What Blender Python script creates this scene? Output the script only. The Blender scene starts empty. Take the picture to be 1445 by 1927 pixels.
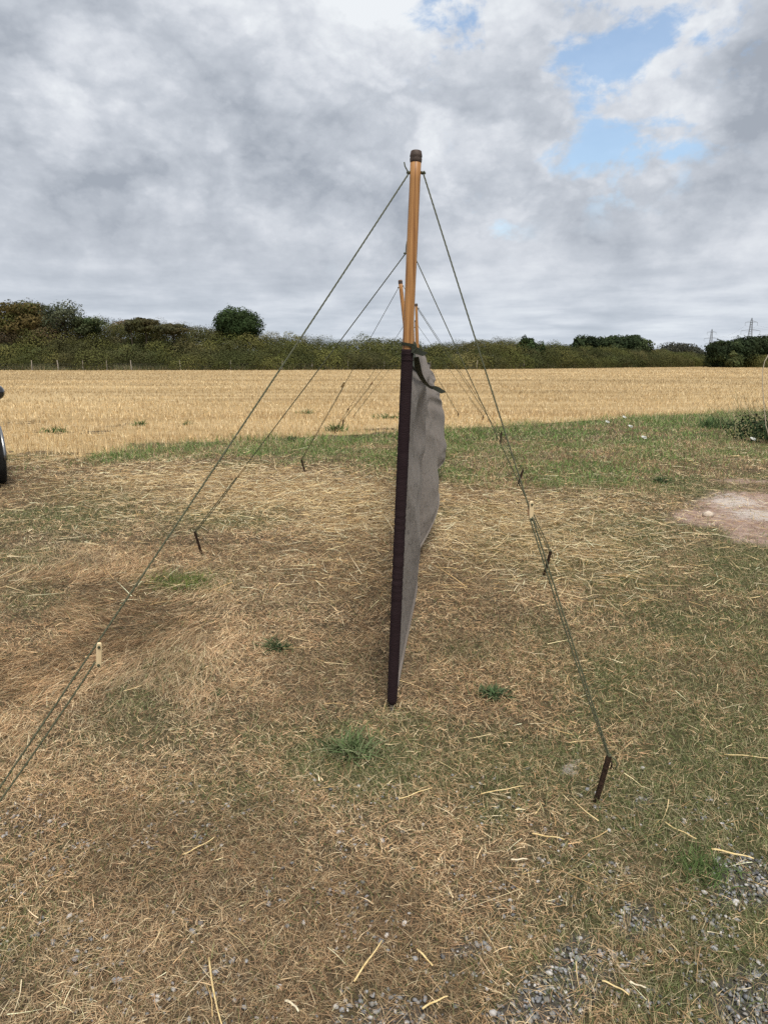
import bpy, math, random
import numpy as np
from mathutils import Vector, Matrix
R = math.radians
random.seed(7)
sc = bpy.context.scene
COL = sc.collection

# ---------------------------------------------------------------- camera
FPX, CX, CY, CAMH = 1285.0, 722.5, 963.5, 1.5
PITCH = math.atan((963.5 - 680.0) / FPX)
cam_d = bpy.data.cameras.new('camera')
cam_d.sensor_fit = 'VERTICAL'; cam_d.sensor_height = 36.0; cam_d.lens = 36.0 * FPX / 1927.0
cam_d.clip_start = 0.05; cam_d.clip_end = 8000
cam = bpy.data.objects.new('camera', cam_d); COL.objects.link(cam)
cam.location = (0, 0, CAMH); cam.rotation_euler = (R(90) - PITCH, 0, 0)
sc.camera = cam
cP, sP = math.cos(PITCH), math.sin(PITCH)

def ray(px, py):
    x = (px - CX) / FPX; y = (CY - py) / FPX
    return np.array([x, cP + y * sP, -sP + y * cP])
def at(px, py, Y):
    d = ray(px, py); t = Y / d[1]
    return np.array([d[0] * t, Y, CAMH + d[2] * t])
def ground(px, py, z=0.0):
    d = ray(px, py); t = (z - CAMH) / d[2]
    return np.array([d[0] * t, d[1] * t, z])
def project(X, Y, Z=0.0):
    Z = Z - CAMH
    dep = Y * cP - Z * sP
    dep = np.maximum(dep, 0.05)
    return CX + FPX * X / dep, CY - FPX * (Y * sP + Z * cP) / dep

# ---------------------------------------------------------------- render / exposure
sc.view_settings.view_transform = 'Standard'; sc.view_settings.look = 'None'
sc.view_settings.exposure = 0.22; sc.view_settings.gamma = 1.0
sc.cycles.max_bounces = 5; sc.cycles.diffuse_bounces = 3; sc.cycles.glossy_bounces = 2
sc.cycles.transparent_max_bounces = 4; sc.cycles.use_denoising = False

# ---------------------------------------------------------------- node helpers
class N:
    def __init__(s, nt): s.nt = nt
    def new(s, t, **kw):
        n = s.nt.nodes.new(t)
        for k, v in kw.items(): setattr(n, k, v)
        return n
    def link(s, a, b): s.nt.links.new(a, b)
    def put(s, sock, v):
        if isinstance(v, bpy.types.NodeSocket): s.link(v, sock)
        elif v is not None: sock.default_value = v
    def m(s, op, a, b=None, c=None, clamp=False):
        n = s.new('ShaderNodeMath', operation=op, use_clamp=clamp)
        s.put(n.inputs[0], a)
        if b is not None: s.put(n.inputs[1], b)
        if c is not None: s.put(n.inputs[2], c)
        return n.outputs[0]
    def vm(s, op, a, b=None, out=0):
        n = s.new('ShaderNodeVectorMath', operation=op)
        s.put(n.inputs[0], a)
        if b is not None: s.put(n.inputs[1], b)
        return n.outputs['Value'] if out == 'v' else n.outputs[0]
    def noise(s, vec, scale, detail=4, rough=0.5, dist=0.0, col=False):
        n = s.new('ShaderNodeTexNoise')
        if vec is not None: s.put(n.inputs['Vector'], vec)
        n.inputs['Scale'].default_value = scale; n.inputs['Detail'].default_value = detail
        n.inputs['Roughness'].default_value = rough; n.inputs['Distortion'].default_value = dist
        return n.outputs['Color'] if col else n.outputs[0]
    def ramp(s, f, stops, interp='LINEAR'):
        n = s.new('ShaderNodeValToRGB'); cr = n.color_ramp; cr.interpolation = interp
        while len(cr.elements) < len(stops): cr.elements.new(0.5)
        for e, (p, c) in zip(cr.elements, stops):
            e.position = p; e.color = (c, c, c, 1) if isinstance(c, (int, float)) else (*c, 1)
        s.put(n.inputs[0], f); return n.outputs[0]
    def mix(s, f, a, b, mode='MIX'):
        n = s.new('ShaderNodeMix', data_type='RGBA', blend_type=mode)
        s.put(n.inputs[0], f)
        for i, v in ((6, a), (7, b)):
            if isinstance(v, tuple) and len(v) == 3: v = (*v, 1)
            s.put(n.inputs[i], v)
        return n.outputs[2]
    def smooth(s, v, a, b):
        n = s.new('ShaderNodeMapRange', interpolation_type='SMOOTHSTEP')
        s.put(n.inputs[0], v); n.inputs[1].default_value = a; n.inputs[2].default_value = b
        return n.outputs[0]

# ---------------------------------------------------------------- world: broken cloud over a Nishita sky
SUN_EL, SUN_ROT = R(60), R(168)
w = bpy.data.worlds.new('World'); sc.world = w; w.use_nodes = True
nt = w.node_tree; nt.nodes.clear(); n = N(nt)
sky = n.new('ShaderNodeTexSky', sky_type='NISHITA'); sky.sun_disc = False
sky.sun_elevation = SUN_EL; sky.sun_rotation = SUN_ROT; sky.air_density = 1.3; sky.dust_density = 0.6; sky.ozone_density = 1.5
bg1 = n.new('ShaderNodeBackground'); n.link(sky.outputs[0], bg1.inputs[0]); bg1.inputs[1].default_value = 0.15
d = n.new('ShaderNodeTexCoord').outputs['Generated']
sep = n.new('ShaderNodeSeparateXYZ'); n.link(d, sep.inputs[0])
zc = n.m('MAXIMUM', sep.outputs[2], 0.0)
den = n.m('ADD', zc, 0.085)
px_ = n.m('DIVIDE', sep.outputs[0], den); py_ = n.m('DIVIDE', sep.outputs[1], den)
cmb = n.new('ShaderNodeCombineXYZ'); n.link(px_, cmb.inputs[0]); n.link(py_, cmb.inputs[1]); cmb.inputs[2].default_value = 1.7
P = cmb.outputs[0]
def lobe(px, py, rad):        # 1 at the direction seen at (px, py), falling to 0 at rad radians
    v = ray(px, py); v = v / np.linalg.norm(v)
    dot = n.vm('DOT_PRODUCT', d, tuple(float(c) for c in v), out='v')
    ang = n.m('ARCCOSINE', n.m('MINIMUM', dot, 1.0))
    return n.smooth(ang, rad, 0.0)
up = n.smooth(sep.outputs[2], 0.02, 0.24)           # thin sheets low down, rounded heaps higher up
dst = n.new('ShaderNodeMapping'); n.link(d, dst.inputs[0]); dst.inputs['Scale'].default_value = (1, 1, 1.5)
ds = dst.outputs[0]
bigP = n.noise(P, 0.8, 5, 0.5, 0.4); bigD = n.noise(ds, 2.6, 5, 0.5, 0.3)
medP = n.noise(P, 1.6, 7, 0.54, 0.15); medD = n.noise(ds, 7.0, 9, 0.6, 0.15)
vo = n.new('ShaderNodeTexVoronoi', feature='SMOOTH_F1'); vo.inputs['Scale'].default_value = 6.5; vo.inputs['Smoothness'].default_value = .35; vo.inputs['Detail'].default_value = 3; vo.inputs['Roughness'].default_value = .6
n.link(n.vm('ADD', ds, n.vm('MULTIPLY', n.vm('SUBTRACT', n.noise(ds, 5, 6, .6, col=True), (.5, .5, .5)), (.22, .22, .22))), vo.inputs['Vector'])
puff = n.m('SUBTRACT', .80, vo.outputs['Distance'])
fin = n.noise(ds, 17.0, 9, 0.66, 0.1)
big = n.m('ADD', n.m('MULTIPLY', bigP, n.m('SUBTRACT', 1.0, up)), n.m('MULTIPLY', bigD, up))
med = n.m('ADD', n.m('MULTIPLY', medP, n.m('SUBTRACT', 1.0, up)), n.m('MULTIPLY', medD, up))
tone = n.m('ADD', n.m('MULTIPLY', big, 0.40), n.m('MULTIPLY', med, 0.46))
tone = n.m('ADD', tone, n.m('MULTIPLY', fin, 0.18))
tone = n.m('ADD', tone, n.m('MULTIPLY', n.m('MULTIPLY', puff, up), 0.26))
bright = [(1320, 215, .20, .10), (1310, 130, .15, .06), (620, 130, .30, .03), (950, 60, .25, .05), (200, 200, .22, .035), (420, 40, .3, .035), (760, 90, .16, .05), (1000, 330, .25, .03)]
dark = [(1430, 130, .14, .16), (180, 330, .34, .06), (330, 260, .2, .04), (450, 430, .30, .05), (640, 330, .18, .03), (1200, 430, .30, .03), (60, 60, .2, .02), (730, 180, .15, .05)]
for a, b, r_, k in bright: tone = n.m('ADD', tone, n.m('MULTIPLY', lobe(a, b, r_), k))
for a, b, r_, k in dark: tone = n.m('SUBTRACT', tone, n.m('MULTIPLY', lobe(a, b, r_), k))
ccol = n.ramp(n.m('ADD', tone, .012), [(0.30, (.33, .365, .42)), (0.38, (.42, .455, .51)), (0.46, (.50, .535, .59)), (0.54, (.61, .64, .69)), (0.66, (.76, .79, .82))])
# thin pale blue veil close to the horizon
hz = n.smooth(sep.outputs[2], 0.16, 0.0)
ccol = n.mix(n.m('MULTIPLY', hz, 0.45), ccol, (.52, .59, .67))
bg2 = n.new('ShaderNodeBackground'); n.link(ccol, bg2.inputs[0]); bg2.inputs[1].default_value = 0.97
# holes where the blue shows
hole = n.m('MULTIPLY', lobe(1190, 140, .22), 0.56)
for a, b, r_, k in ((1235, 60, .13, .35), (845, 0, .10, .55), (930, 110, .16, .42), (1010, 95, .14, .38), (955, 205, .06, .55), (1110, 215, .08, .40), (1290, 5, .08, .55), (1200, 205, .06, .35), (930, 430, .10, .20), (640, 480, .06, .12), (1290, 235, .05, .3)):
    hole = n.m('MAXIMUM', hole, n.m('MULTIPLY', lobe(a, b, r_), k))
hn = n.noise(ds, 10.0, 10, 0.6, 0.15)
hv = n.m('ADD', hole, n.m('MULTIPLY', n.m('SUBTRACT', hn, 0.5), 4.0))
hmask = n.m('MULTIPLY', n.m('MULTIPLY', n.smooth(hv, 0.28, 0.80), n.smooth(hole, 0.03, 0.3)), 0.85)
ms = n.new('ShaderNodeMixShader'); n.link(hmask, ms.inputs[0]); n.link(bg2.outputs[0], ms.inputs[1]); n.link(bg1.outputs[0], ms.inputs[2])
wo = n.new('ShaderNodeOutputWorld'); n.link(ms.outputs[0], wo.inputs[0])

# soft sun through thin cloud
sd = bpy.data.lights.new('sun', 'SUN'); sd.energy = 3.3; sd.angle = R(22); sd.color = (1.0, .95, .87)
so = bpy.data.objects.new('sun', sd); COL.objects.link(so)
sv = Vector((math.sin(SUN_ROT) * math.cos(SUN_EL), math.cos(SUN_ROT) * math.cos(SUN_EL), math.sin(SUN_EL)))
so.rotation_euler = sv.to_track_quat('Z', 'Y').to_euler()

# ---------------------------------------------------------------- object helpers
def tag(o, label=None, cat=None, group=None, kind=None):
    if label: o['label'] = label
    if cat: o['category'] = cat
    if group: o['group'] = group
    if kind: o['kind'] = kind
    return o
def empty(name, loc, label, cat, group=None, rz=0.0):
    o = bpy.data.objects.new(name, None); COL.objects.link(o)
    o.location = [float(v) for v in loc]; o.rotation_euler = (0, 0, rz); o.empty_display_size = 0.1
    return tag(o, label, cat, group)
def mesh(name, V, F, m, parent=None, smooth=False, col=None, wcol=None):
    """V (n,3) in WORLD space when parent is unrotated; F list of tuples or (k,3|4) array"""
    V = np.asarray(V, dtype=np.float32)
    if parent is not None and wcol is None:
        q_ = parent
        while q_ is not None:
            V = V - np.array(q_.location, dtype=np.float32); q_ = q_.parent
    me = bpy.data.meshes.new(name)
    if isinstance(F, np.ndarray):
        k = F.shape[1]
        me.vertices.add(len(V)); me.vertices.foreach_set('co', V.ravel())
        me.loops.add(F.size); me.loops.foreach_set('vertex_index', F.astype(np.int32).ravel())
        me.polygons.add(len(F)); me.polygons.foreach_set('loop_start', np.arange(0, F.size, k, dtype=np.int32))
        me.update(calc_edges=True)
    else:
        me.from_pydata(V.tolist(), [], F); me.update()
    if smooth: me.polygons.foreach_set('use_smooth', np.ones(len(me.polygons), dtype=bool))
    if col is not None:
        a = me.color_attributes.new('col', 'FLOAT_COLOR', 'POINT')
        c = np.ones((len(V), 4), dtype=np.float32); c[:, :col.shape[1]] = col
        a.data.foreach_set('color', c.ravel())
    me.materials.append(m)
    o = bpy.data.objects.new(name, me); COL.objects.link(o)
    if parent is not None: o.parent = parent
    return o
class MB:
    def __init__(s): s.v = []; s.f = []
    def add(s, V, F):
        b = len(s.v); s.v += [tuple(map(float, p)) for p in V]; s.f += [tuple(i + b for i in f) for f in F]; return s
    def tube(s, pts, rad, k=8, cap=True, lobes=0, amp=0.0, pitch=0.01, flat=1.0):
        pts = [np.asarray(p, float) for p in pts]; nP = len(pts)
        rad = rad if hasattr(rad, '__len__') else [rad] * nP
        V = []; F = []; u = None; L = 0
        for i, p in enumerate(pts):
            t = pts[min(i + 1, nP - 1)] - pts[max(i - 1, 0)]; t /= (np.linalg.norm(t) + 1e-12)
            if u is None:
                a = np.array([0, 0, 1.0]) if abs(t[2]) < .9 else np.array([1.0, 0, 0])
                u = np.cross(t, a)
            u = u - t * np.dot(u, t); u /= (np.linalg.norm(u) + 1e-12); v = np.cross(t, u)
            if i: L += np.linalg.norm(p - pts[i - 1])
            for j in range(k):
                th = 2 * math.pi * j / k
                r = rad[i] * (1 + amp * math.cos(lobes * th - 2 * math.pi * L / pitch)) if lobes else rad[i]
                V.append(p + r * (math.cos(th) * u + flat * math.sin(th) * v))
        for i in range(nP - 1):
            for j in range(k):
                F.append((i * k + j, i * k + (j + 1) % k, (i + 1) * k + (j + 1) % k, (i + 1) * k + j))
        if cap: F.append(tuple(range(k))[::-1]); F.append(tuple((nP - 1) * k + j for j in range(k)))
        return s.add(V, F)
    def box(s, c, sx, sy, sz, M=None):
        V = []
        for z in (-1, 1):
            for x, y in ((-1, -1), (1, -1), (1, 1), (-1, 1)):
                p = Vector((x * sx / 2, y * sy / 2, z * sz / 2))
                if M is not None: p = M @ p
                V.append(np.array(p) + np.array(c))
        return s.add(V, [(3, 2, 1, 0), (4, 5, 6, 7), (0, 1, 5, 4), (1, 2, 6, 5), (2, 3, 7, 6), (3, 0, 4, 7)])
    def lathe(s, prof, c, ax, k=24, close=False):
        ax = Vector(ax).normalized(); q = Vector((0, 0, 1)).rotation_difference(ax)
        V = []; F = []
        for (r, h) in prof:
            for j in range(k):
                a = 2 * math.pi * j / k
                V.append(np.array(q @ Vector((r * math.cos(a), r * math.sin(a), h))) + np.array(c))
        m_ = len(prof)
        for i in range(m_ - 1 + (1 if close else 0)):
            i2 = (i + 1) % m_
            for j in range(k): F.append((i * k + j, i * k + (j + 1) % k, i2 * k + (j + 1) % k, i2 * k + j))
        return s.add(V, F)
    def build(s, name, m, parent=None, smooth=False):
        return mesh(name, np.array(s.v), s.f, m, parent, smooth)

# ---------------------------------------------------------------- materials
def base_mat(name):
    m = bpy.data.materials.new(name); m.use_nodes = True
    nt = m.node_tree; nt.nodes.clear(); n = N(nt)
    out = n.new('ShaderNodeOutputMaterial'); b = n.new('ShaderNodeBsdfPrincipled')
    n.link(b.outputs[0], out.inputs[0]); return m, n, b, out
def simple(name, c1, c2, scale=20, rough=.7, bump=0.0, bscale=None, metal=0.0, stretch=(1, 1, 1), spec=.3, detail=5, coat=0.0):
    m, n, b, out = base_mat(name)
    tc = n.new('ShaderNodeTexCoord').outputs['Object']
    mp = n.new('ShaderNodeMapping'); n.link(tc, mp.inputs[0]); mp.inputs['Scale'].default_value = stretch
    f = n.noise(mp.outputs[0], scale, detail, .6)
    c = n.ramp(f, [(0.3, c1), (0.7, c2)]); n.link(c, b.inputs['Base Color'])
    b.inputs['Roughness'].default_value = rough; b.inputs['Metallic'].default_value = metal
    b.inputs['Specular IOR Level'].default_value = spec; b.inputs['Coat Weight'].default_value = coat
    if bump:
        bn = n.new('ShaderNodeBump'); bn.inputs['Strength'].default_value = bump; bn.inputs['Distance'].default_value = .01
        n.link(n.noise(mp.outputs[0], bscale or scale * 2, 4, .6), bn.inputs['Height']); n.link(bn.outputs[0], b.inputs['Normal'])
    return m
def leafy(name, trans=.25, rough=.6, spec=.2):
    """colour comes from each blade's own 'col' attribute"""
    m, n, b, out = base_mat(name)
    at_ = n.new('ShaderNodeAttribute'); at_.attribute_name = 'col'
    c = at_.outputs['Color']
    n.link(c, b.inputs['Base Color']); b.inputs['Roughness'].default_value = rough; b.inputs['Specular IOR Level'].default_value = spec
    t = n.new('ShaderNodeBsdfTranslucent'); n.link(c, t.inputs[0])
    ms = n.new('ShaderNodeMixShader'); ms.inputs[0].default_value = trans
    n.link(b.outputs[0], ms.inputs[1]); n.link(t.outputs[0], ms.inputs[2]); n.link(ms.outputs[0], out.inputs[0])
    return m
M = {}
M['blade'] = leafy('grass_blades', .22)
M['leaf'] = leafy('leaves', .15, .8, .12)
M['straw'] = leafy('straw', .08, .45, .35)
M['stone'] = leafy('gravel_stone', 0.0, .85, .2)
M['bark'] = simple('bark', (.035, .028, .02), (.09, .07, .05), 6, .9, .4, 12)
M['wood'] = None
m, n, b, out = base_mat('varnished_pole_wood')
tc = n.new('ShaderNodeTexCoord').outputs['Object']
mp = n.new('ShaderNodeMapping'); n.link(tc, mp.inputs[0]); mp.inputs['Scale'].default_value = (1, 1, .018); mp.inputs['Rotation'].default_value = (0, 0, .4)
g = n.noise(mp.outputs[0], 130, 3, .6, .6)
g2 = n.noise(mp.outputs[0], 420, 3, .6)
c = n.ramp(g, [(.34, (.17, .068, .022)), (.45, (.33, .155, .052)), (.58, (.47, .245, .09)), (.72, (.39, .185, .062))])
c = n.mix(n.m('MULTIPLY', n.smooth(g2, .55, .75), .5), c, (.25, .10, .03))
n.link(c, b.inputs['Base Color']); b.inputs['Roughness'].default_value = .45; b.inputs['Specular IOR Level'].default_value = .35
M['wood'] = m
M['cap'] = simple('pole_cap_brown', (.045, .03, .024), (.09, .062, .048), 60, .6, .3, 120)
M['sleeve'] = None
m, n, b, out = base_mat('sleeve_dark_webbing')
tc = n.new('ShaderNodeTexCoord').outputs['Object']
wv = n.new('ShaderNodeTexWave', wave_type='BANDS', bands_direction='Z'); n.link(tc, wv.inputs[0]); wv.inputs['Scale'].default_value = 42; wv.inputs['Distortion'].default_value = 14; wv.inputs['Detail'].default_value = 3; wv.inputs['Detail Scale'].default_value = 1.6
c = n.mix(n.noise(tc, 25, 4), (.014, .0075, .0085), (.032, .020, .022)); n.link(c, b.inputs['Base Color'])
b.inputs['Roughness'].default_value = .9; b.inputs['Specular IOR Level'].default_value = .12
bn = n.new('ShaderNodeBump'); bn.inputs['Strength'].default_value = .3; bn.inputs['Distance'].default_value = .004
n.link(wv.outputs[1], bn.inputs['Height']); n.link(bn.outputs[0], b.inputs['Normal'])
M['sleeve'] = m
m, n, b, out = base_mat('grey_brown_canvas')
tc = n.new('ShaderNodeTexCoord').outputs['Object']
f = n.noise(tc, 5, 6, .6); fw = n.noise(tc, 900, 2, .5)
c = n.ramp(f, [(.3, (.158, .130, .106)), (.7, (.222, .188, .160))])
c = n.mix(n.m('MULTIPLY', fw, .10), c, (.27, .24, .22)); n.link(c, b.inputs['Base Color'])
b.inputs['Roughness'].default_value = .8; b.inputs['Sheen Weight'].default_value = .06
bn = n.new('ShaderNodeBump'); bn.inputs['Strength'].default_value = .5; bn.inputs['Distance'].default_value = .03
n.link(n.m('ADD', n.noise(tc, 14, 4, .55, .5), n.m('MULTIPLY', fw, .02)), bn.inputs['Height']); n.link(bn.outputs[0], b.inputs['Normal'])
t = n.new('ShaderNodeBsdfTranslucent'); n.link(c, t.inputs[0])
ms = n.new('ShaderNodeMixShader'); ms.inputs[0].default_value = .12
n.link(b.outputs[0], ms.inputs[1]); n.link(t.outputs[0], ms.inputs[2]); n.link(ms.outputs[0], out.inputs[0])
M['canvas'] = m
M['strap'] = simple('olive_webbing_strap', (.014, .017, .009), (.032, .036, .020), 90, .75, .4, 300)
M['rope'] = simple('olive_cord', (.045, .05, .028), (.13, .135, .082), 220, .85, .5, 500)
M['toggle'] = simple('pale_toggle_wood', (.62, .46, .24), (.82, .65, .40), 40, .6, .2, 80, stretch=(1, 1, .08))
M['toggle_brown'] = simple('brown_toggle_wood', (.27, .14, .075), (.40, .23, .13), 40, .6, .2, 80, stretch=(1, 1, .08))
M['iron'] = simple('rusty_stake_iron', (.018, .011, .008), (.085, .05, .034), 70, .8, .6, 150, metal=.3)
M['steel'] = simple('pole_spike_steel', (.25, .25, .25), (.4, .4, .4), 30, .45, metal=.8)
M['galv'] = simple('galvanised_lattice_steel', (.13, .15, .17), (.2, .22, .25), 3, .7)
M['cable'] = simple('power_cable', (.16, .18, .2), (.2, .22, .25), 3, .7)
M['post'] = simple('weathered_post_wood', (.24, .215, .18), (.42, .38, .32), 5, .9)
M['wire'] = simple('fence_wire', (.12, .12, .12), (.2, .2, .2), 5, .6)
M['paint'] = simple('black_car_paint', (.012, .012, .013), (.016, .016, .018), 3, .25, coat=1.0, spec=.5)
M['cpl'] = simple('black_car_plastic', (.018, .018, .018), (.03, .03, .03), 60, .6)
M['tyre'] = simple('tyre_rubber', (.012, .012, .012), (.025, .024, .022), 30, .85, .3, 60)
M['rim'] = simple('silver_wheel_alloy', (.22, .225, .23), (.32, .325, .33), 10, .35, metal=.9)
m, n, b, out = base_mat('car_glass'); b.inputs['Base Color'].default_value = (.015, .018, .02, 1); b.inputs['Roughness'].default_value = .05; M['glass'] = m
m, n, b, out = base_mat('red_tail_lens'); b.inputs['Base Color'].default_value = (.35, .01, .01, 1); b.inputs['Roughness'].default_value = .1; M['lens'] = m
m, n, b, out = base_mat('clear_lamp_lens'); b.inputs['Base Color'].default_value = (.6, .62, .65, 1); b.inputs['Roughness'].default_value = .1; M['lamp'] = m
M['petal'] = simple('white_umbel', (.42, .43, .38), (.58, .58, .54), 60, .8)
M['pale_stone'] = simple('pale_field_stone', (.45, .36, .28), (.68, .60, .5), 30, .9, .6, 60)

# ---------------------------------------------------------------- numpy noise
def vnoise(x, y, seed, freq, octv=4, gain=.5):
    out = np.zeros_like(x, dtype=float); amp = 1.0; tot = 0.0
    rs = np.random.RandomState(seed)
    for o in range(octv):
        T = rs.rand(256, 256)
        fx = x * freq + 37.1 * o; fy = y * freq + 11.7 * o
        ix = np.floor(fx).astype(int); iy = np.floor(fy).astype(int)
        u = fx - ix; v = fy - iy; u = u * u * (3 - 2 * u); v = v * v * (3 - 2 * v)
        a = T[ix & 255, iy & 255]; b_ = T[(ix + 1) & 255, iy & 255]; c_ = T[ix & 255, (iy + 1) & 255]; d_ = T[(ix + 1) & 255, (iy + 1) & 255]
        out += amp * ((a * (1 - u) + b_ * u) * (1 - v) + (c_ * (1 - u) + d_ * u) * v); tot += amp
        amp *= gain; freq *= 2.03
    return out / tot
def sst(a, b, x):
    if a > b: return 1 - sst(b, a, x)
    t = np.clip((x - a) / (b - a), 0, 1); return t * t * (3 - 2 * t)

# layout of the ground: where each kind of ground cover lies (metres on the ground plane)
def ell(X, Y, L):
    px, py = project(X, Y)
    out = np.zeros_like(X, dtype=float)
    for cx, cy, rx, ry, k in L:
        q = ((px - cx) / rx) ** 2 + ((py - cy) / ry) ** 2
        out = np.maximum(out, k * np.exp(-q * .9))
    return out * (Y > .3)
EDGE_PX = [(-900, 880), (-200, 862), (0, 858), (60, 862), (130, 868), (230, 850), (330, 842), (400, 835), (500, 828), (600, 824), (750, 815), (900, 806), (1000, 800), (1100, 793), (1200, 787), (1300, 781), (1400, 777), (1600, 768), (2400, 752)]
EDGE = np.array([ground(a, b)[:2] for a, b in EDGE_PX])
def edge_y(X): return np.interp(X, EDGE[:, 0], EDGE[:, 1])
LOW_PX = [(-900, 905), (0, 872), (100, 872), (200, 874), (300, 872), (400, 866), (500, 866), (560, 872), (640, 885), (760, 905), (900, 925), (1000, 935), (1100, 930), (1250, 905), (1445, 890), (2400, 870)]
LOW = np.array([ground(a, b)[:2] for a, b in LOW_PX])
def low_y(X): return np.interp(X, LOW[:, 0], LOW[:, 1])
GREEN = [(345, 1098, 75, 18, 1), (640, 1420, 110, 45, .95), (560, 1400, 120, 40, .5), (190, 935, 90, 30, .62), (360, 965, 70, 16, .7), (130, 1010, 60, 18, .35), (60, 1050, 60, 22, .6), (60, 1130, 60, 30, .45), (300, 1390, 110, 40, .5), (10, 1760, 80, 80, .55), (430, 1490, 110, 40, .45),
         (1150, 1275, 90, 50, .6), (1320, 1640, 60, 36, .95), (1270, 1560, 110, 60, .7), (1370, 1400, 160, 110, .55), (1100, 1620, 90, 40, .5), (1180, 1000, 90, 25, .65), (1240, 915, 60, 20, .9), (1340, 925, 60, 10, .8), (1390, 1060, 50, 12, .8), (1380, 1090, 40, 16, .9), (1300, 1180, 120, 40, .6), (1020, 1190, 60, 40, .3), (430, 975, 50, 18, .6), (780, 1360, 70, 25, .55), (1000, 1850, 120, 60, .4), (930, 1545, 40, 25, .6), (1130, 1340, 60, 30, .5), (1250, 1880, 70, 50, .7), (240, 1330, 50, 20, .2), (1200, 1720, 150, 60, .4), (870, 1230, 60, 25, .3), (1060, 900, 120, 30, .5)]
STRAW = [(560, 935, 260, 40, 1), (380, 900, 200, 22, 1), (330, 890, 160, 16, .9), (700, 985, 130, 36, .85), (960, 985, 130, 42, 1), (1020, 1030, 170, 45, .8), (1080, 1080, 150, 50, .35), (60, 865, 90, 14, .9), (900, 1000, 90, 30, .9), (1120, 950, 60, 20, .5), (650, 1080, 250, 40, .18)]
GRAV = [(1410, 1640, 70, 38, 1), (1390, 1670, 60, 30, .9), (1185, 1722, 55, 26, 1), (1240, 1725, 30, 22, .9), (1140, 1800, 90, 22, .9), (1020, 1845, 60, 30, .9), (1010, 1905, 80, 25, .9), (900, 1790, 70, 24, .6), (1430, 1870, 60, 60, 1), (1200, 1510, 30, 18, .6), (700, 1900, 120, 40, .7), (740, 1780, 80, 50, .4), (1080, 1690, 60, 14, .5), (1100, 1850, 60, 14, .6), (620, 1860, 90, 50, .35), (1330, 1760, 90, 50, .4), (1270, 1520, 30, 14, .4), (130, 1230, 60, 20, .25), (190, 1265, 30, 14, .35), (1250, 1830, 180, 80, .3), (350, 1900, 120, 30, .25)]
BARE = [(1420, 960, 130, 42, 1), (1330, 975, 90, 26, .7), (1445, 1000, 90, 34, .9), (1400, 905, 110, 12, .5), (1270, 1010, 90, 20, .35), (1380, 1250, 60, 30, .25)]
CHALK = [(1375, 945, 60, 16, 1), (1400, 968, 80, 14, .8), (1310, 950, 40, 9, .5), (1445, 975, 50, 12, .9), (1085, 1448, 26, 9, .9), (1345, 1605, 40, 12, .35)]
def zones(X, Y):
    ey = edge_y(X); ly = low_y(X)
    jit = (vnoise(X, Y, 5, 1.3, 3) - .5) * 1.4
    field = sst(-.15, .25, Y - ey + jit * .5)
    verge = sst(-.9, .9, Y - ly + jit * 1.5) * (1 - field)
    px, py = project(X, Y)
    nz = vnoise(X, Y, 21, .9, 4); nz2 = vnoise(X, Y, 22, 4.0, 3)
    right = sst(800, 1300, px) * sst(1000, 1250, py) * .30 + sst(850, 1150, px) * (py < 1100) * (py > 700) * .25
    g = ell(X, Y, GREEN) + right + .62 * sst(.52, .74, nz) + .16
    g = g * (.55 + .9 * nz2)
    vg = verge * (.35 + 1.25 * sst(.25, .7, vnoise(X, Y, 23, 1.4, 4))) * (.55 + .45 * sst(-3.5, -.6, Y - ey))
    g = np.clip(np.maximum(g * (1 - verge), vg), 0, 1)
    s = np.clip(ell(X, Y, STRAW) * (.35 + 1.2 * vnoise(X, Y, 31, 1.8, 3)), 0, 1) * (1 - .75 * verge)
    gr = 1.0 * ell(X, Y, GRAV) + .30 * sst(1500, 1950, py) * sst(300, 1300, px)
    gr = np.clip(sst(.34, .70, gr * (.0 + 1.75 * vnoise(X, Y, 41, 13.0, 4))), 0, 1)
    ba = np.clip(sst(.2, .75, ell(X, Y, BARE) * (.5 + vnoise(X, Y, 51, 3.0, 4))), 0, 1)
    ch = np.clip(ell(X, Y, CHALK) * (.2 + 1.6 * vnoise(X, Y, 52, 5.0, 4)), 0, 1)
    return dict(field=field, verge=verge, green=g, straw=s, gravel=gr, bare=ba, chalk=ch)
def gz(X, Y):
    """height of the ground sheet"""
    near = 1 - sst(14, 22, Y)
    return near * ((vnoise(X, Y, 61, .8, 3) - .5) * .05 + (vnoise(X, Y, 62, 7, 3) - .5) * .018)

# ---------------------------------------------------------------- ground
def spaced(a, b, step, far, g=1.22):
    core = list(np.arange(a, b + 1e-6, step)); s = step; v = b; hi = []
    while v < far: s *= g; v += s; hi.append(v)
    return core, hi
core, hi = spaced(-14, 14, .1, 3500)
xs = np.array([-h for h in hi[::-1]] + core + hi)
core, hi = spaced(.5, 24, .1, 6000)
ys = np.array([-3000, -800, -200, -60, -20, -8, -3, -1, 0] + core + hi)
GX, GY = np.meshgrid(xs, ys); nx_, ny_ = len(xs), len(ys)
Z = gz(GX, GY) * (np.abs(GX) < 40) - .02 * sst(15, 24, GY)
zn = zones(GX.ravel(), GY.ravel())
idx = np.arange(nx_ * ny_).reshape(ny_, nx_)
F = np.stack([idx[:-1, :-1], idx[:-1, 1:], idx[1:, 1:], idx[1:, :-1]], -1).reshape(-1, 4)
V = np.stack([GX.ravel(), GY.ravel(), Z.ravel()], -1)
m, n, b, out = base_mat('ground_soil')
A = n.new('ShaderNodeAttribute'); A.attribute_name = 'col'; B = n.new('ShaderNodeAttribute'); B.attribute_name = 'zone'
sa = n.new('ShaderNodeSeparateColor'); n.link(A.outputs['Color'], sa.inputs[0])
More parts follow.
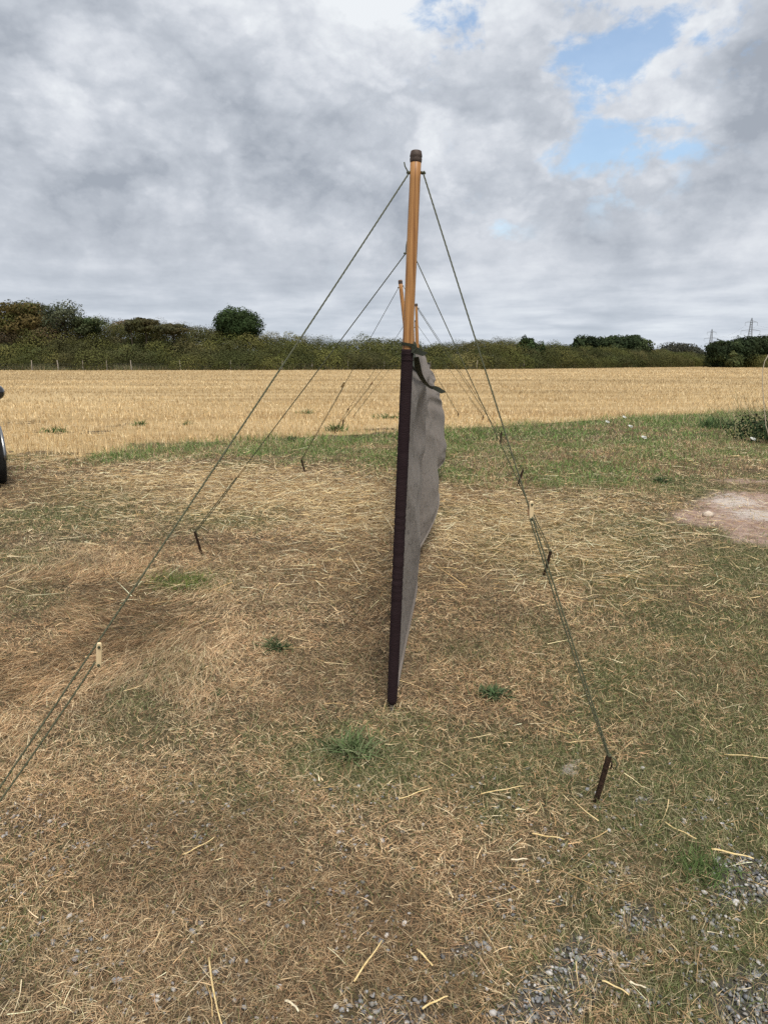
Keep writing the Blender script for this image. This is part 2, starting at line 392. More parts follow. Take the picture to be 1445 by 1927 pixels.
sb = n.new('ShaderNodeSeparateColor'); n.link(B.outputs['Color'], sb.inputs[0])
tc = n.new('ShaderNodeNewGeometry').outputs['Position']
f1 = n.noise(tc, 28, 8, .65); f2 = n.noise(tc, 3, 5, .6); f3 = n.noise(tc, 140, 4, .6)
soil = n.ramp(f1, [(.3, (.05, .038, .026)), (.55, (.115, .084, .055)), (.75, (.24, .175, .115))])
soil = n.mix(n.m('MULTIPLY', n.smooth(f2, .4, .7), .4), soil, (.19, .125, .075))
soil = n.mix(n.m('MULTIPLY', sa.outputs[0], .75), soil, n.ramp(f1, [(.3, (.045, .055, .022)), (.7, (.11, .12, .05))]))
soil = n.mix(n.m('MULTIPLY', sa.outputs[1], .55), soil, (.30, .22, .12))
def crisp(mk, k=1.1): return n.smooth(n.m('ADD', mk, n.m('MULTIPLY', n.m('SUBTRACT', n.noise(tc, 22, 8, .7), .5), k)), .30, .62)
soil = n.mix(n.m('MULTIPLY', crisp(sa.outputs[2]), .8), soil, n.ramp(f3, [(.3, (.05, .047, .043)), (.7, (.14, .13, .12))]))
earth = n.ramp(n.noise(tc, 9, 8, .7), [(.3, (.24, .16, .125)), (.5, (.37, .26, .21)), (.7, (.50, .40, .34))])
soil = n.mix(n.m('MULTIPLY', n.smooth(n.m('ADD', sb.outputs[0], n.m('MULTIPLY', n.m('SUBTRACT', n.noise(tc, 9, 9, .7), .5), 1.3)), .15, .85), .95), soil, earth)
soil = n.mix(n.m('MULTIPLY', crisp(n.m('MULTIPLY', sb.outputs[1], .8), 1.5), .85), soil, n.ramp(f3, [(.3, (.42, .36, .32)), (.7, (.72, .66, .60))]))
n.link(soil, b.inputs['Base Color']); b.inputs['Roughness'].default_value = .95; b.inputs['Specular IOR Level'].default_value = .1
bn = n.new('ShaderNodeBump'); bn.inputs['Strength'].default_value = .8; bn.inputs['Distance'].default_value = .02
n.link(n.m('ADD', f1, n.m('MULTIPLY', f3, .8)), bn.inputs['Height']); n.link(bn.outputs[0], b.inputs['Normal'])
M['soil'] = m
go = mesh('ground', V, F, m, smooth=True, col=np.stack([zn['green'], zn['straw'], zn['gravel']], -1))
za = go.data.color_attributes.new('zone', 'FLOAT_COLOR', 'POINT')
zc_ = np.ones((len(V), 4), dtype=np.float32); zc_[:, 0] = zn['bare']; zc_[:, 1] = zn['chalk']; zc_[:, 2] = zn['field']
za.data.foreach_set('color', zc_.ravel())
tag(go, kind='structure')

# harvested field sheet, from the verge out to the hedge
fx = np.concatenate([-np.geomspace(1500, 15, 50), np.linspace(-14.5, 30, 120), np.geomspace(31, 1500, 46)])
ft = np.concatenate([np.linspace(0, .06, 26), np.geomspace(.07, 1, 60)])
ey = edge_y(fx) + .10
FX, FT = np.meshgrid(fx, ft); FY = ey[None, :] + FT * (1500)
Vf = np.stack([FX.ravel(), FY.ravel(), np.full(FX.size, .006)], -1)
idx = np.arange(FX.size).reshape(FX.shape)
Ff = np.stack([idx[:-1, :-1], idx[:-1, 1:], idx[1:, 1:], idx[1:, :-1]], -1).reshape(-1, 4)
m, n, b, out = base_mat('stubble_soil')
tc = n.new('ShaderNodeNewGeometry').outputs['Position']
mp = n.new('ShaderNodeMapping'); n.link(tc, mp.inputs[0]); mp.inputs['Scale'].default_value = (.05, .35, 1); mp.inputs['Rotation'].default_value = (0, 0, .05)
g1 = n.noise(mp.outputs[0], 1.2, 5, .6); g2 = n.noise(tc, 7, 6, .7); g3 = n.noise(tc, .09, 3, .5)
c = n.ramp(g1, [(.36, (.31, .21, .10)), (.5, (.40, .29, .145)), (.62, (.50, .375, .205))])
c = n.mix(n.m('MULTIPLY', n.smooth(g2, .3, .7), .45), c, (.30, .205, .10))
c = n.mix(n.m('MULTIPLY', n.smooth(g3, .45, .65), .35), c, (.58, .44, .24))
n.link(c, b.inputs['Base Color']); b.inputs['Roughness'].default_value = .95; b.inputs['Specular IOR Level'].default_value = .1
bn = n.new('ShaderNodeBump'); bn.inputs['Strength'].default_value = .6; bn.inputs['Distance'].default_value = .05
n.link(n.noise(tc, 9, 5, .7), bn.inputs['Height']); n.link(bn.outputs[0], b.inputs['Normal'])
fo = mesh('field', Vf, Ff, m, smooth=True); tag(fo, kind='structure')

# ---------------------------------------------------------------- blades
rng = np.random.RandomState(11)
def ribbons(P0, L, W, az, el, bend, roll, col, seg=3, sag=0.0):
    """curved tapering ribbons; el: start elevation, bend: change of elevation along the blade, curl in azimuth via roll"""
    nB = len(P0); rows = []
    P = P0.copy(); e = el.copy(); a = az.copy()
    ca = rng.normal(0, .35, nB)
    side0 = rng.normal(0, roll, nB)
    for k in range(seg + 1):
        dirv = np.stack([np.cos(e) * np.cos(a), np.cos(e) * np.sin(a), np.sin(e)], -1)
        hs = np.stack([-np.sin(a), np.cos(a), np.zeros(nB)], -1); up = np.cross(dirv, hs)
        s = hs * np.cos(side0)[:, None] + up * np.sin(side0)[:, None]
        wk = W * (1 - (k / seg) ** 1.6)
        if k < seg: rows.append(P - s * wk[:, None] * .5); rows.append(P + s * wk[:, None] * .5)
        else: rows.append(P.copy())
        if k < seg:
            P = P + dirv * (L / seg)[:, None]; e = e + bend / seg; a = a + ca / seg
            e = np.where(P[:, 2] < .006, np.maximum(e, .05), e); P[:, 2] = np.maximum(P[:, 2], .003)
    K = 2 * seg + 1
    V = np.stack(rows, 1).reshape(-1, 3)
    base = (np.arange(nB) * K)[:, None]
    tri = []
    for k in range(seg - 1):
        tri += [[2 * k, 2 * k + 1, 2 * k + 3], [2 * k, 2 * k + 3, 2 * k + 2]]
    tri.append([2 * seg - 2, 2 * seg - 1, 2 * seg])
    F = (base[:, :, None] + np.array(tri)[None]).reshape(-1, 3)
    C = np.repeat(col, K, axis=0)
    # one colour per blade, the same from root to tip
    return V, F, C
def cat(parts):
    Vs, Fs, Cs = [], [], []; b = 0
    for V, F, C in parts: Vs.append(V); Fs.append(F + b); Cs.append(C); b += len(V)
    return np.concatenate(Vs), np.concatenate(Fs), np.concatenate(Cs)
def scatter(y0, y1, dens, marg=1.15):
    """random points in the part of the ground the photograph covers (with a margin), dens per m2"""
    half1 = (CX / FPX) * (y1 * cP + CAMH * sP) * marg + .25
    nn = int(dens * (y1 - y0) * 2 * half1)
    X = rng.uniform(-half1, half1, nn); Y = rng.uniform(y0, y1, nn)
    k = np.abs(X) < (CX / FPX) * (Y * cP + CAMH * sP) * marg + .25
    return X[k], Y[k]
DRY = np.array([[.52, .375, .22], [.44, .30, .165], [.62, .48, .30], [.36, .23, .13], [.55, .43, .27], [.40, .30, .18], [.25, .155, .09], [.74, .61, .41], [.47, .31, .19]])
GRN = np.array([[.16, .195, .07], [.24, .245, .11], [.32, .295, .16], [.12, .155, .055], [.40, .35, .21]])
LUSH = np.array([[.12, .21, .05], [.17, .28, .07], [.24, .34, .10], [.10, .17, .045], [.30, .33, .15], [.42, .38, .22]])
def pick(Pal, nn): return np.clip(Pal[rng.randint(0, len(Pal), nn)] * rng.uniform(.6, 1.4, nn)[:, None], 0, .92)
parts = []
bands = [(.95, 1.6, 44000, .65), (1.6, 2.4, 34000, .75), (2.4, 3.6, 21000, .95), (3.6, 5.5, 11500, 1.25), (5.5, 8.5, 4400, 2.0), (8.5, 13, 1900, 3.0), (13, 21, 700, 4.6)]
for (y0, y1, dens, wf) in bands:
    X, Y = scatter(y0, y1, dens)
    z = zones(X, Y)
    keep = rng.rand(len(X)) < (1 - z['field'] * .97) * (1 - .55 * z['gravel']) * (1 - .80 * z['bare']) * (1 - .7 * z['chalk']) * (1 - .3 * z['straw']) * (.62 + .5 * sst(.3, .62, vnoise(X, Y, 71, 6, 4)))
    X, Y = X[keep], Y[keep]; z = {k: v[keep] for k, v in z.items()}
    nn = len(X)
    isg = rng.rand(nn) < z['green'] * .78
    ver = z['verge']
    col = pick(DRY, nn)
    tint = np.maximum(vnoise(X, Y, 73, 1.1, 4), .42)[:, None]; old = sst(.35, .65, vnoise(X, Y, 76, 2.6, 4))[:, None]
    col = col * (1 + (tint - .5) * np.array([.4, .6, .8])) * np.array([1.03, .99, .94]) * (.86 + .42 * old)            # redder and greyer patches of old thatch
    col = np.where(isg[:, None], pick(GRN, nn), col)
    col = np.where((isg & (rng.rand(nn) < ver))[:, None], pick(LUSH, nn), col)
    px, _ = project(X, Y)
    lng = sst(.40, .60, vnoise(X, Y, 74, 1.3, 3)) * (1 - sst(250, 620, px)) * sst(2.0, 2.5, Y) * (1 - sst(4.5, 6, Y)) # long combed grass on the left
    L = rng.uniform(.014, .055, nn) * (1 + .9 * lng) * (1 + .15 * wf)
    L = np.where(isg, rng.uniform(.02, .055, nn) * (1 + 1.4 * ver), L)
    Wd = rng.uniform(.0011, .0022, nn) * wf
    Wd = np.where(isg, Wd * 1.25, Wd); lit = rng.rand(nn) < .025; Wd = np.where(lit, Wd * rng.uniform(1.4, 2.2, nn), Wd); L = np.where(rng.rand(nn) < .35, L * .5, L)
    col = np.where((lit & ~isg)[:, None], col * 1.25, col)
    flow = (vnoise(X, Y, 75, .55, 2) - .5) * 9 + .6
    spread = np.where(lng > .5, .85, 2.6)
    az = flow + rng.normal(0, 1, nn) * spread
    el = np.where(isg, rng.uniform(.35, 1.35, nn), np.abs(rng.normal(.28, .32, nn)))
    el = np.where((ver > .5) & (rng.rand(nn) < .6), rng.uniform(.6, 1.4, nn), el)
    bend = np.where(isg, rng.uniform(-1.4, -.2, nn), rng.uniform(-.9, .25, nn))
    P0 = np.stack([X, Y, gz(X, Y) + rng.uniform(-.002, .022, nn) * np.where(isg, .4, 1)], -1)
    parts.append(ribbons(P0, L, Wd, az, el, bend, .8, col, seg=3 if y0 < 5 else 2))
V, F, C = cat(parts)
g_o = mesh('grass', V, F, M['blade'], col=C); tag(g_o, 'matted short dry brown grass with green patches', 'grass', kind='stuff')
print('grass tris', len(F))

# longer tufts of verge grass standing up at the edge of the field
X, Y = scatter(8, 22, 420)
z = zones(X, Y); dd = Y - edge_y(X)
keep = (rng.rand(len(X)) < sst(-2.2, -.2, dd) * (1 - sst(.05, .5, dd)) * (.15 + 1.2 * sst(.4, .65, vnoise(X, Y, 81, 1.2, 3)))) & (rng.rand(len(X)) > z['straw'])
pxx, _ = project(X, Y); keep &= (pxx > 120) | (rng.rand(len(X)) < .25)
X, Y = X[keep], Y[keep]; nn = len(X)
col = np.where((rng.rand(nn) < .8)[:, None], pick(LUSH, nn), pick(DRY, nn))
vg = ribbons(np.stack([X, Y, np.zeros(nn)], -1), rng.uniform(.10, .24, nn), rng.uniform(.005, .010, nn), rng.uniform(0, 6.28, nn), rng.uniform(.9, 1.5, nn), rng.uniform(-1.3, -.1, nn), 1, col, seg=3)
v_o = mesh('verge_grass', *vg[:2], M['blade'], col=vg[2]); tag(v_o, 'strip of longer green grass along the field edge', 'grass', kind='stuff')

# stubble: stalks standing in drill rows
parts = []
for (y0, y1, dens, wf, hf) in [(10.5, 17, 300, 2.6, 1), (17, 25, 150, 3.6, 1), (25, 38, 62, 5.2, 1.05), (38, 60, 24, 8, 1.1), (60, 95, 9, 12, 1.2), (95, 175, 3.0, 20, 1.3)]:
    X, Y = scatter(y0, y1, dens, 1.1)
    Y = np.where(rng.rand(len(X)) < .6, np.round(Y / .17) * .17 + rng.normal(0, .02, len(X)), Y)
    dd = Y - edge_y(X)
    keep = rng.rand(len(X)) < sst(-.25, .25, dd + (vnoise(X, Y, 91, 1.5, 3) - .5) * 1.2) * (.45 + .8 * sst(.3, .6, vnoise(X * .25, Y * 1.2, 92, .8, 4)))
    X, Y = X[keep], Y[keep]; nn = len(X)
    col = pick(np.array([[.53, .39, .20], [.44, .31, .15], [.62, .48, .27], [.32, .215, .105], [.70, .57, .36]]), nn)
    band = vnoise(X * .10, Y * 1.0, 93, .30, 4)[:, None]
    col = col * (1 + (sst(.3, .7, band) - .5) * .5)
    L = rng.uniform(.06, .15, nn) * hf
    parts.append(ribbons(np.stack([X, Y, np.full(nn, .004)], -1), L, rng.uniform(.0028, .0045, nn) * wf, rng.uniform(0, 6.28, nn), np.where(rng.rand(nn) < .75, rng.normal(1.4, .2, nn), rng.uniform(0, .5, nn)), rng.uniform(-.3, .1, nn), 1.2, col, seg=2))
V, F, C = cat(parts)
s_o = mesh('stubble', V, F, M['straw'], col=C); tag(s_o, 'cut golden stubble standing in rows across the field', 'stubble', kind='stuff')
print('stubble tris', len(F))

# loose straw on the ground
def straw_bits(X, Y, L, W, zlo, zhi, seg=3):
    nn = len(X)
    col = pick(np.array([[.66, .50, .26], [.76, .60, .34], [.55, .38, .17], [.82, .69, .45], [.36, .23, .10], [.28, .18, .085]]), nn)
    return ribbons(np.stack([X, Y, gz(X, Y) + rng.uniform(zlo, zhi, nn) + .02 * (L > .1) * rng.rand(nn)], -1), L, W, rng.uniform(0, 6.28, nn), rng.normal(.02, .10, nn), rng.normal(0, .25, nn), .5, col, seg=seg)
parts = []
for (y0, y1, dens, wf) in [(.95, 2.2, 230, .85), (2.2, 4, 190, .95), (4, 6.5, 3400, 1.15), (6.5, 9, 2600, 1.6), (9, 13, 1300, 2.2)]:
    X, Y = scatter(y0, y1, dens)
    z = zones(X, Y); keep = rng.rand(len(X)) < np.clip(z['straw'] * 1.0 + .05, 0, 1) * (1 - z['field'])
    if y0 < 4: keep = rng.rand(len(X)) < .35 * (.5 + vnoise(X, Y, 95, 2, 2)) * (.5 + .5 * sst(-.5, .8, X))
    X, Y = X[keep], Y[keep]; nn = len(X)
    L = rng.gamma(2.2, .033 if y0 < 4 else .05, nn) + .02
    parts.append(straw_bits(X, Y, np.minimum(L, .32), rng.uniform(.0018, .0038, nn) * wf, .01, .035 if y0 > 3 else .022))
V, F, C = cat(parts)
l_o = mesh('loose_straw', V, F, M['straw'], col=C); tag(l_o, 'scattered bits of pale yellow straw lying on the grass', 'straw', kind='stuff')

# gravel
rs = np.random.RandomState(3)
import bmesh
bm = bmesh.new(); bmesh.ops.create_icosphere(bm, subdivisions=1, radius=1)
ico_v = np.array([v.co[:] for v in bm.verts]); ico_f = np.array([[v.index for v in f.verts] for f in bm.faces]); bm.free()
X, Y = scatter(.95, 4.2, 6500, 1.05)
z = zones(X, Y); keep = rng.rand(len(X)) < z['gravel'] * .62 + .005 * sst(300, 900, project(X, Y)[0]) * sst(3.2, 1.8, Y) if False else rng.rand(len(X)) < z['gravel'] * .9 + .32 * sst(2.5, 1.6, Y) * sst(.45, .7, vnoise(X, Y, 43, 9, 3)) + .02 * sst(2.5, 1.6, Y) * sst(-.9, 0, X)
X, Y = X[keep], Y[keep]; nn = len(X)
sz = np.clip(rng.gamma(5, .00085, nn) + .0016, .002, .0105)
dirs = ico_v / np.linalg.norm(ico_v, axis=1, keepdims=True)
planes = rng.normal(0, 1, (nn, 7, 3)); planes /= np.linalg.norm(planes, axis=2, keepdims=True)
pd = rng.uniform(.42, .85, (nn, 7))
dp = np.einsum('kj,npj->nkp', dirs, planes)
rad = np.min(np.where(dp > .05, pd[:, None, :] / np.maximum(dp, .05), 9), axis=2); rad = np.minimum(rad, 1.0)
Vs = dirs[None] * rad[:, :, None] * sz[:, None, None] * np.array([1.25, .9, .7])
ang = rng.uniform(0, 6.28, nn); ca, sa_ = np.cos(ang)[:, None], np.sin(ang)[:, None]
tl = rng.normal(0, .5, nn)[:, None]
x_, y_, z_ = Vs[..., 0], Vs[..., 1], Vs[..., 2]
y2 = y_ * np.cos(tl) - z_ * np.sin(tl); z2 = y_ * np.sin(tl) + z_ * np.cos(tl)
Vs = np.stack([x_ * ca - y2 * sa_ + X[:, None], x_ * sa_ + y2 * ca + Y[:, None], z2 + (gz(X, Y) + sz * .35 + .004)[:, None]], -1)
gcol = np.array([[.19, .195, .20], [.26, .265, .275], [.14, .143, .15], [.33, .33, .335], [.25, .235, .215], [.50, .48, .46]])[rng.randint(0, 6, nn)] * rng.uniform(.75, 1.15, nn)[:, None]
Fg = (np.arange(nn) * len(dirs))[:, None, None] + ico_f[None]
gr_o = mesh('gravel', Vs.reshape(-1, 3), Fg.reshape(-1, 3), M['stone'], col=np.repeat(gcol, len(dirs), axis=0)); tag(gr_o, 'small grey gravel stones showing through the grass', 'gravel', kind='stuff')
print('stones', nn)

# ---------------------------------------------------------------- individual straw stalks in the foreground
STALKS = [((1338, 1598), (1418, 1612), .0042, 'thickest golden straw stalk, frayed at one end, on the gravel by the green tuft'),
          ((1000, 1573), (1062, 1580), .0032, 'short bright yellow straw lying level on bare brown grass right of centre'),
          ((1250, 1550), (1310, 1576), .0030, 'yellow straw slanting down across the green grass beyond the iron stake'),
          ((393, 1802), (420, 1925), .0026, 'long upright-looking golden straw at the bottom left with a kinked lower end'),
          ((668, 1838), (717, 1768), .0030, 'yellow straw leaning to the right beside the grey pebbles near the bottom middle'),
          ((786, 1778), (812, 1817), .0032, 'orange straw slanting down to the right next to a crossed pale straw'),
          ((795, 1890), (842, 1870), .0030, 'golden straw slanting up to the right at the bottom, below the crossed straws'),
          ((1132, 1842), (1184, 1862), .0028, 'golden straw slanting down to the right between gravel patches'),
          ((1184, 1846), (1216, 1847), .0032, 'short pale level straw on gravel at the bottom right'),
          ((750, 1508), (814, 1487), .0026, 'yellow straw slanting up to the right on brown grass below the pole'),
          ((345, 1603), (403, 1575), .0026, 'thin yellow straw slanting up to the right on long brown grass at left'),
          ((1362, 1417), (1450, 1430), .0026, 'long pale yellow straw lying on green grass at the right edge'),
          ((905, 1495), (985, 1485), .0026, 'pale bent straw lying level left of the iron stake'),
          ((535, 1880), (563, 1896), .0034, 'short white straw on gravel at the bottom left of centre'),
          ((960, 1622), (993, 1613), .0034, 'short thick cream straw lying on brown grass below the pale bent one')]
for i, (a, b_, r_, lab) in enumerate(STALKS):
    p, q = ground(a[0], a[1], .022), ground(b_[0], b_[1], .026)
    e = empty('straw_stalk', (p[0], p[1], 0), lab, 'straw', 'larger straw stalks lying in the foreground')
    rr = random.Random(i); pts = []
    for k in range(9):
        t = k / 8; s_ = p * (1 - t) + q * t
        wob = .006 * math.sin(t * 3.1 + i) ; s_[2] += .002 * math.sin(t * 9 + i) ; s_[0] += wob * .5; s_[1] += wob
        s_[2] += float(gz(s_[0:1], s_[1:2])[0])
        pts.append(s_)
    mb = MB(); mb.tube(pts, [r_ * (1 - .35 * k / 8) * (1.18 if k == 4 else 1) for k in range(9)], 6, flat=.6)
    o = mb.build('stem', simple('golden_straw_%d' % i, (.60, .43, .18) if i not in (8, 13, 14) else (.66, .56, .38), (.78, .62, .34) if i not in (8, 13, 14) else (.78, .7, .52), 60, .45, stretch=(1, 1, 1)), e, True)

# ---------------------------------------------------------------- windbreak
tops = [((783, 287), 2.74), ((771, 458), 4.75), ((753, 528), 7.4), ((783, 572), 10.6), ((782, 603), 14.0), ((778, 622), 17.2)]
TOP = [at(a[0], a[1], Y) for a, Y in tops]
bases_px = [737, 781, 797, 793, 790, 786]
BASE = []
for (t_, Y), bx in zip(tops, bases_px):
    # foot of each pole: on the ground straight below, at the depth of its top
    dep = Y * cP + CAMH * sP
    BASE.append(np.array([(bx - CX) / FPX * dep, Y, 0.0]))
wb = empty('windbreak', BASE[0], 'long grey canvas windbreak on wooden poles, seen end-on', 'windbreak')
for i, (B_, T_) in enumerate(zip(BASE, TOP)):
    ax = T_ - B_; L = np.linalg.norm(ax); u = ax / L
    r0 = .0205
    mb = MB(); segs = 24
    pts = [B_ + u * (.05 + (L - .05) * k / segs) for k in range(segs + 1)]
    mb.tube(pts, [r0 * (1 + .02 * math.sin(k * 1.3 + i)) for k in range(segs + 1)], 20)
    pole = mb.build('pole', M['wood'], wb, True)
    mb = MB(); h = .045
    mb.lathe([(.0001, L + .006), (r0 * .80, L + .006), (r0 * .96, L + .004), (r0 * 1.04, L - .004), (r0 * 1.10, L - .009), (r0 * 1.13, L - .014), (r0 * 1.05, L - .018), (r0 * 1.11, L - .023), (r0 * 1.08, L - .030), (r0 * 1.03, L - .034), (r0 * .99, L - .035)], B_, u, 20)
    mb.build('cap', M['cap'], pole, True)
    mb = MB(); mb.lathe([(.0001, -.12), (.006, -.03), (.009, .0), (.010, .03), (.0105, .055)], B_, u, 12); mb.build('ground_spike', M['steel'], wb, True)
# fabric panels
def fix_parent(o, p): o.parent = p
HT = [1.545, 1.60, 1.52, 1.50, 1.50, 1.50]       # where the cloth is tied to each pole
HB = [.055, .13, .22, .18, .12, .10]
TAB = [(3.65, [(690, 788), (725, 803), (760, 803), (800, 802), (900, 801), (960, 799), (1003, 796), (1060, 789), (1110, 783), (1150, 777), (1200, 768)]),
       (6.05, [(640, 796), (650, 802), (676, 812), (707, 817), (727, 812), (754, 812), (796, 816), (837, 823), (900, 828), (931, 829), (954, 824), (990, 812)]),
       (8.9, [(680, 812), (720, 823), (742, 829), (775, 836), (817, 840), (837, 842), (854, 840), (866, 834), (880, 826)]),
       (12.3, [(680, 800), (760, 806), (840, 806)]), (15.6, [(680, 796), (760, 800), (840, 800)])]
TOPSAG = [.135, -.02, .03, .05, .05]; BOTSAG = [-.02, -.10, -.05, -.03, -.03]
def pole_at(i, z):
    t = (z - BASE[i][2]) / (TOP[i][2] - BASE[i][2]); return BASE[i] + (TOP[i] - BASE[i]) * t
panel_pts = []
rsn = np.random.RandomState(5)
for i in range(5):
    Ym, tab = TAB[i]
    zz, bb = [], []
    for py, px in tab:
        p = at(px, py, Ym); u_m = (Ym - BASE[i][1]) / (BASE[i + 1][1] - BASE[i][1])
        a0 = pole_at(i, p[2]); a1 = pole_at(i + 1, p[2]); xs_ = a0[0] * (1 - u_m) + a1[0] * u_m
        zz.append(p[2]); bb.append(p[0] - xs_)
    o_ = np.argsort(zz); zz = np.array(zz)[o_]; bb = np.array(bb)[o_]
    nu, nv = 56, 84
    G = np.zeros((nv + 1, nu + 1, 3))
    for a in range(nu + 1):
        u_ = a / nu
        q = math.sin(math.pi * u_) ** .8 if 0 < u_ < 1 else 0
        zt = HT[i] * (1 - u_) + HT[i + 1] * u_ - TOPSAG[i] * math.sin(math.pi * u_) ** 1.0
        zb = HB[i] * (1 - u_) + HB[i + 1] * u_ - BOTSAG[i] * math.sin(math.pi * u_)
        for b2 in range(nv + 1):
            v_ = b2 / nv; z_ = zb + (zt - zb) * v_
            p0, p1 = pole_at(i, z_), pole_at(i + 1, z_)
            X_ = p0[0] * (1 - u_) + p1[0] * u_ + q * float(np.interp(z_, zz, bb))
            wr = q * (.026 * math.sin(5 * u_ + 4.5 * v_ + 2.2 * i) * (.4 + v_) + .014 * math.sin(17 * v_ - 8 * u_ + i) * v_ ** 2 + (.004, .008, .012, .008, .008)[i] * math.sin(31 * (v_ + .35 * u_) + 3 * i + 2 * math.sin(9 * v_)) * (.3 + v_))
            # crumple near the top where the cloth is tied
            wr += q * .022 * math.exp(-((v_ - .86) / .06) ** 2) * math.sin(14 * u_ + i)
            lean = (.0, .55, .25, .1, .1)[i] * q * max(0, (v_ - .72) / .28) ** 1.3   # slack top edge falls back
            G[b2, a] = (X_ - abs(wr) * 1.25, p0[1] * (1 - u_) + p1[1] * u_ + lean, z_)
    panel_pts.append(G)
    idx = np.arange((nv + 1) * (nu + 1)).reshape(nv + 1, nu + 1)
    Fp = np.stack([idx[:-1, :-1], idx[:-1, 1:], idx[1:, 1:], idx[1:, :-1]], -1).reshape(-1, 4)
    o = mesh('fabric_panel', G.reshape(-1, 3), Fp, M['canvas'], wb, True)
    so_ = o.modifiers.new('thick', 'SOLIDIFY'); so_.thickness = .0016
    # dark hem along the top edge
    top = G[-1]; mb = MB()
    mb.tube([top[k] + np.array([0, 0, -.004]) for k in range(1, nu)], .011, 8, flat=.45)
    mb.build('top_hem', M['strap'], wb, True)
    bot = G[0]; mb = MB(); mb.tube([bot[k] + np.array([0, 0, .012]) for k in range(1, nu)], .013, 8, flat=.3); mb.build('bottom_hem', M['canvas'], wb, True)
# sleeves round each pole
for i in range(6):
    a0 = pole_at(i, HB[i] - .02); a1 = pole_at(i, HT[i])
    ax = a1 - a0; L = np.linalg.norm(ax); u = ax / L
    rr = random.Random(i + 5); prof = []
    r0 = .0233
    K = 260
    prof.append((.012 if i == 0 else r0 * .9, 0))
    for k in range(K + 1):
        t = k / K; wrk = .00035 * (rr.gauss(0, .7) + .6 * math.sin(k * .9 + 3 * math.sin(k * .37 + 5 * math.sin(k * .11)))) * (.4 + math.exp(-((t - .42) / .16) ** 2) * 1.8 + .4 * math.exp(-((t - .75) / .15) ** 2))
        prof.append((r0 * (1 - .10 * math.exp(-t * 14)) + wrk, .012 + t * (L - .012)))
    prof.append((.0208, L + .001))
    mb = MB(); mb.lathe(prof, a0, u, 24); sl = mb.build('sleeve', M['sleeve'], wb, True)
    if i == 0:
        for hh in (L - .040, L - .018):
            mb = MB(); mb.lathe([(.0252, hh - .002), (.0262, hh), (.0252, hh + .002)], a0, u, 24); mb.build('stitched_seam', M['sleeve'], sl, True)
# webbing ties
def ribbon_strap(name, pts, widths, wdir, m, parent, thick=.002):
    pts = [np.asarray(p, float) for p in pts]
    # smooth
    P_ = []
    for k in range(len(pts) - 1):
        p0 = pts[max(k - 1, 0)]; p1 = pts[k]; p2 = pts[k + 1]; p3 = pts[min(k + 2, len(pts) - 1)]
        for j in range(6):
            t = j / 6; P_.append(.5 * ((2 * p1) + (-p0 + p2) * t + (2 * p0 - 5 * p1 + 4 * p2 - p3) * t * t + (-p0 + 3 * p1 - 3 * p2 + p3) * t ** 3))
    P_.append(pts[-1]); W_ = np.interp(np.linspace(0, 1, len(P_)), np.linspace(0, 1, len(widths)), widths)
    wd = [np.array(w_, float) for w_ in wdir]; V = []; F = []
    for k, p in enumerate(P_):
        t = k / (len(P_) - 1) * (len(wd) - 1); j = min(int(t), len(wd) - 2); w_ = wd[j] * (1 - (t - j)) + wd[j + 1] * (t - j); w_ /= np.linalg.norm(w_)
        V += [p - w_ * W_[k] / 2, p + w_ * W_[k] / 2]
    for k in range(len(P_) - 1): F.append((2 * k, 2 * k + 1, 2 * k + 3, 2 * k + 2))
    o = mesh(name, V, F, m, parent); s_ = o.modifiers.new('thick', 'SOLIDIFY'); s_.thickness = thick; s_.offset = 0
    return o
# tie wrapped round the first pole and flapping out to the right
ctr = pole_at(0, 1.555); loop = []
for k in range(15):
    a = -.4 + 2 * math.pi * k / 14 * 1.02
    loop.append(ctr + np.array([.0245 * math.cos(a), .0245 * math.sin(a), .012 * math.sin(a * .5)]))
ribbon_strap('tie_strap', loop, [.012] * 4, [(0, 0, 1), (0, 0, 1)], M['strap'], wb)
ribbon_strap('tie_strap', [at(775, 651, 2.72), at(780, 657, 2.72), at(787, 661, 2.73), at(795, 665, 2.76), at(803, 664, 2.80)], [.022, .03, .026, .020, .004], [(.25, 0, 1), (-.1, 0, 1), (-.3, 0, 1)], M['strap'], wb)
ribbon_strap('tie_strap', [at(779, 643, 2.76), at(781, 650, 2.74), at(779, 657, 2.72), at(776, 664, 2.715)], [.003, .014, .016, .012], [(1, 0, .2), (1, 0, .3)], M['strap'], wb)
ribbon_strap('tie_strap', [at(783, 672, 2.95), at(786, 690, 3.05), at(791, 706, 3.2), at(799, 719, 3.4), at(807, 727, 3.6), at(814, 730, 3.7)], [.022, .027, .022, .018, .012, .016], [(1, 0, .15), (.9, 0, .6), (.3, 0, 1)], M['strap'], wb)
ribbon_strap('tie_strap', [at(812, 729, 3.7), at(820, 731, 3.72), at(829, 735, 3.76), at(838, 737, 3.8)], [.010, .026, .034, .004], [(0, 0, 1), (-.2, 0, 1), (-.5, 0, 1)], M['strap'], wb)

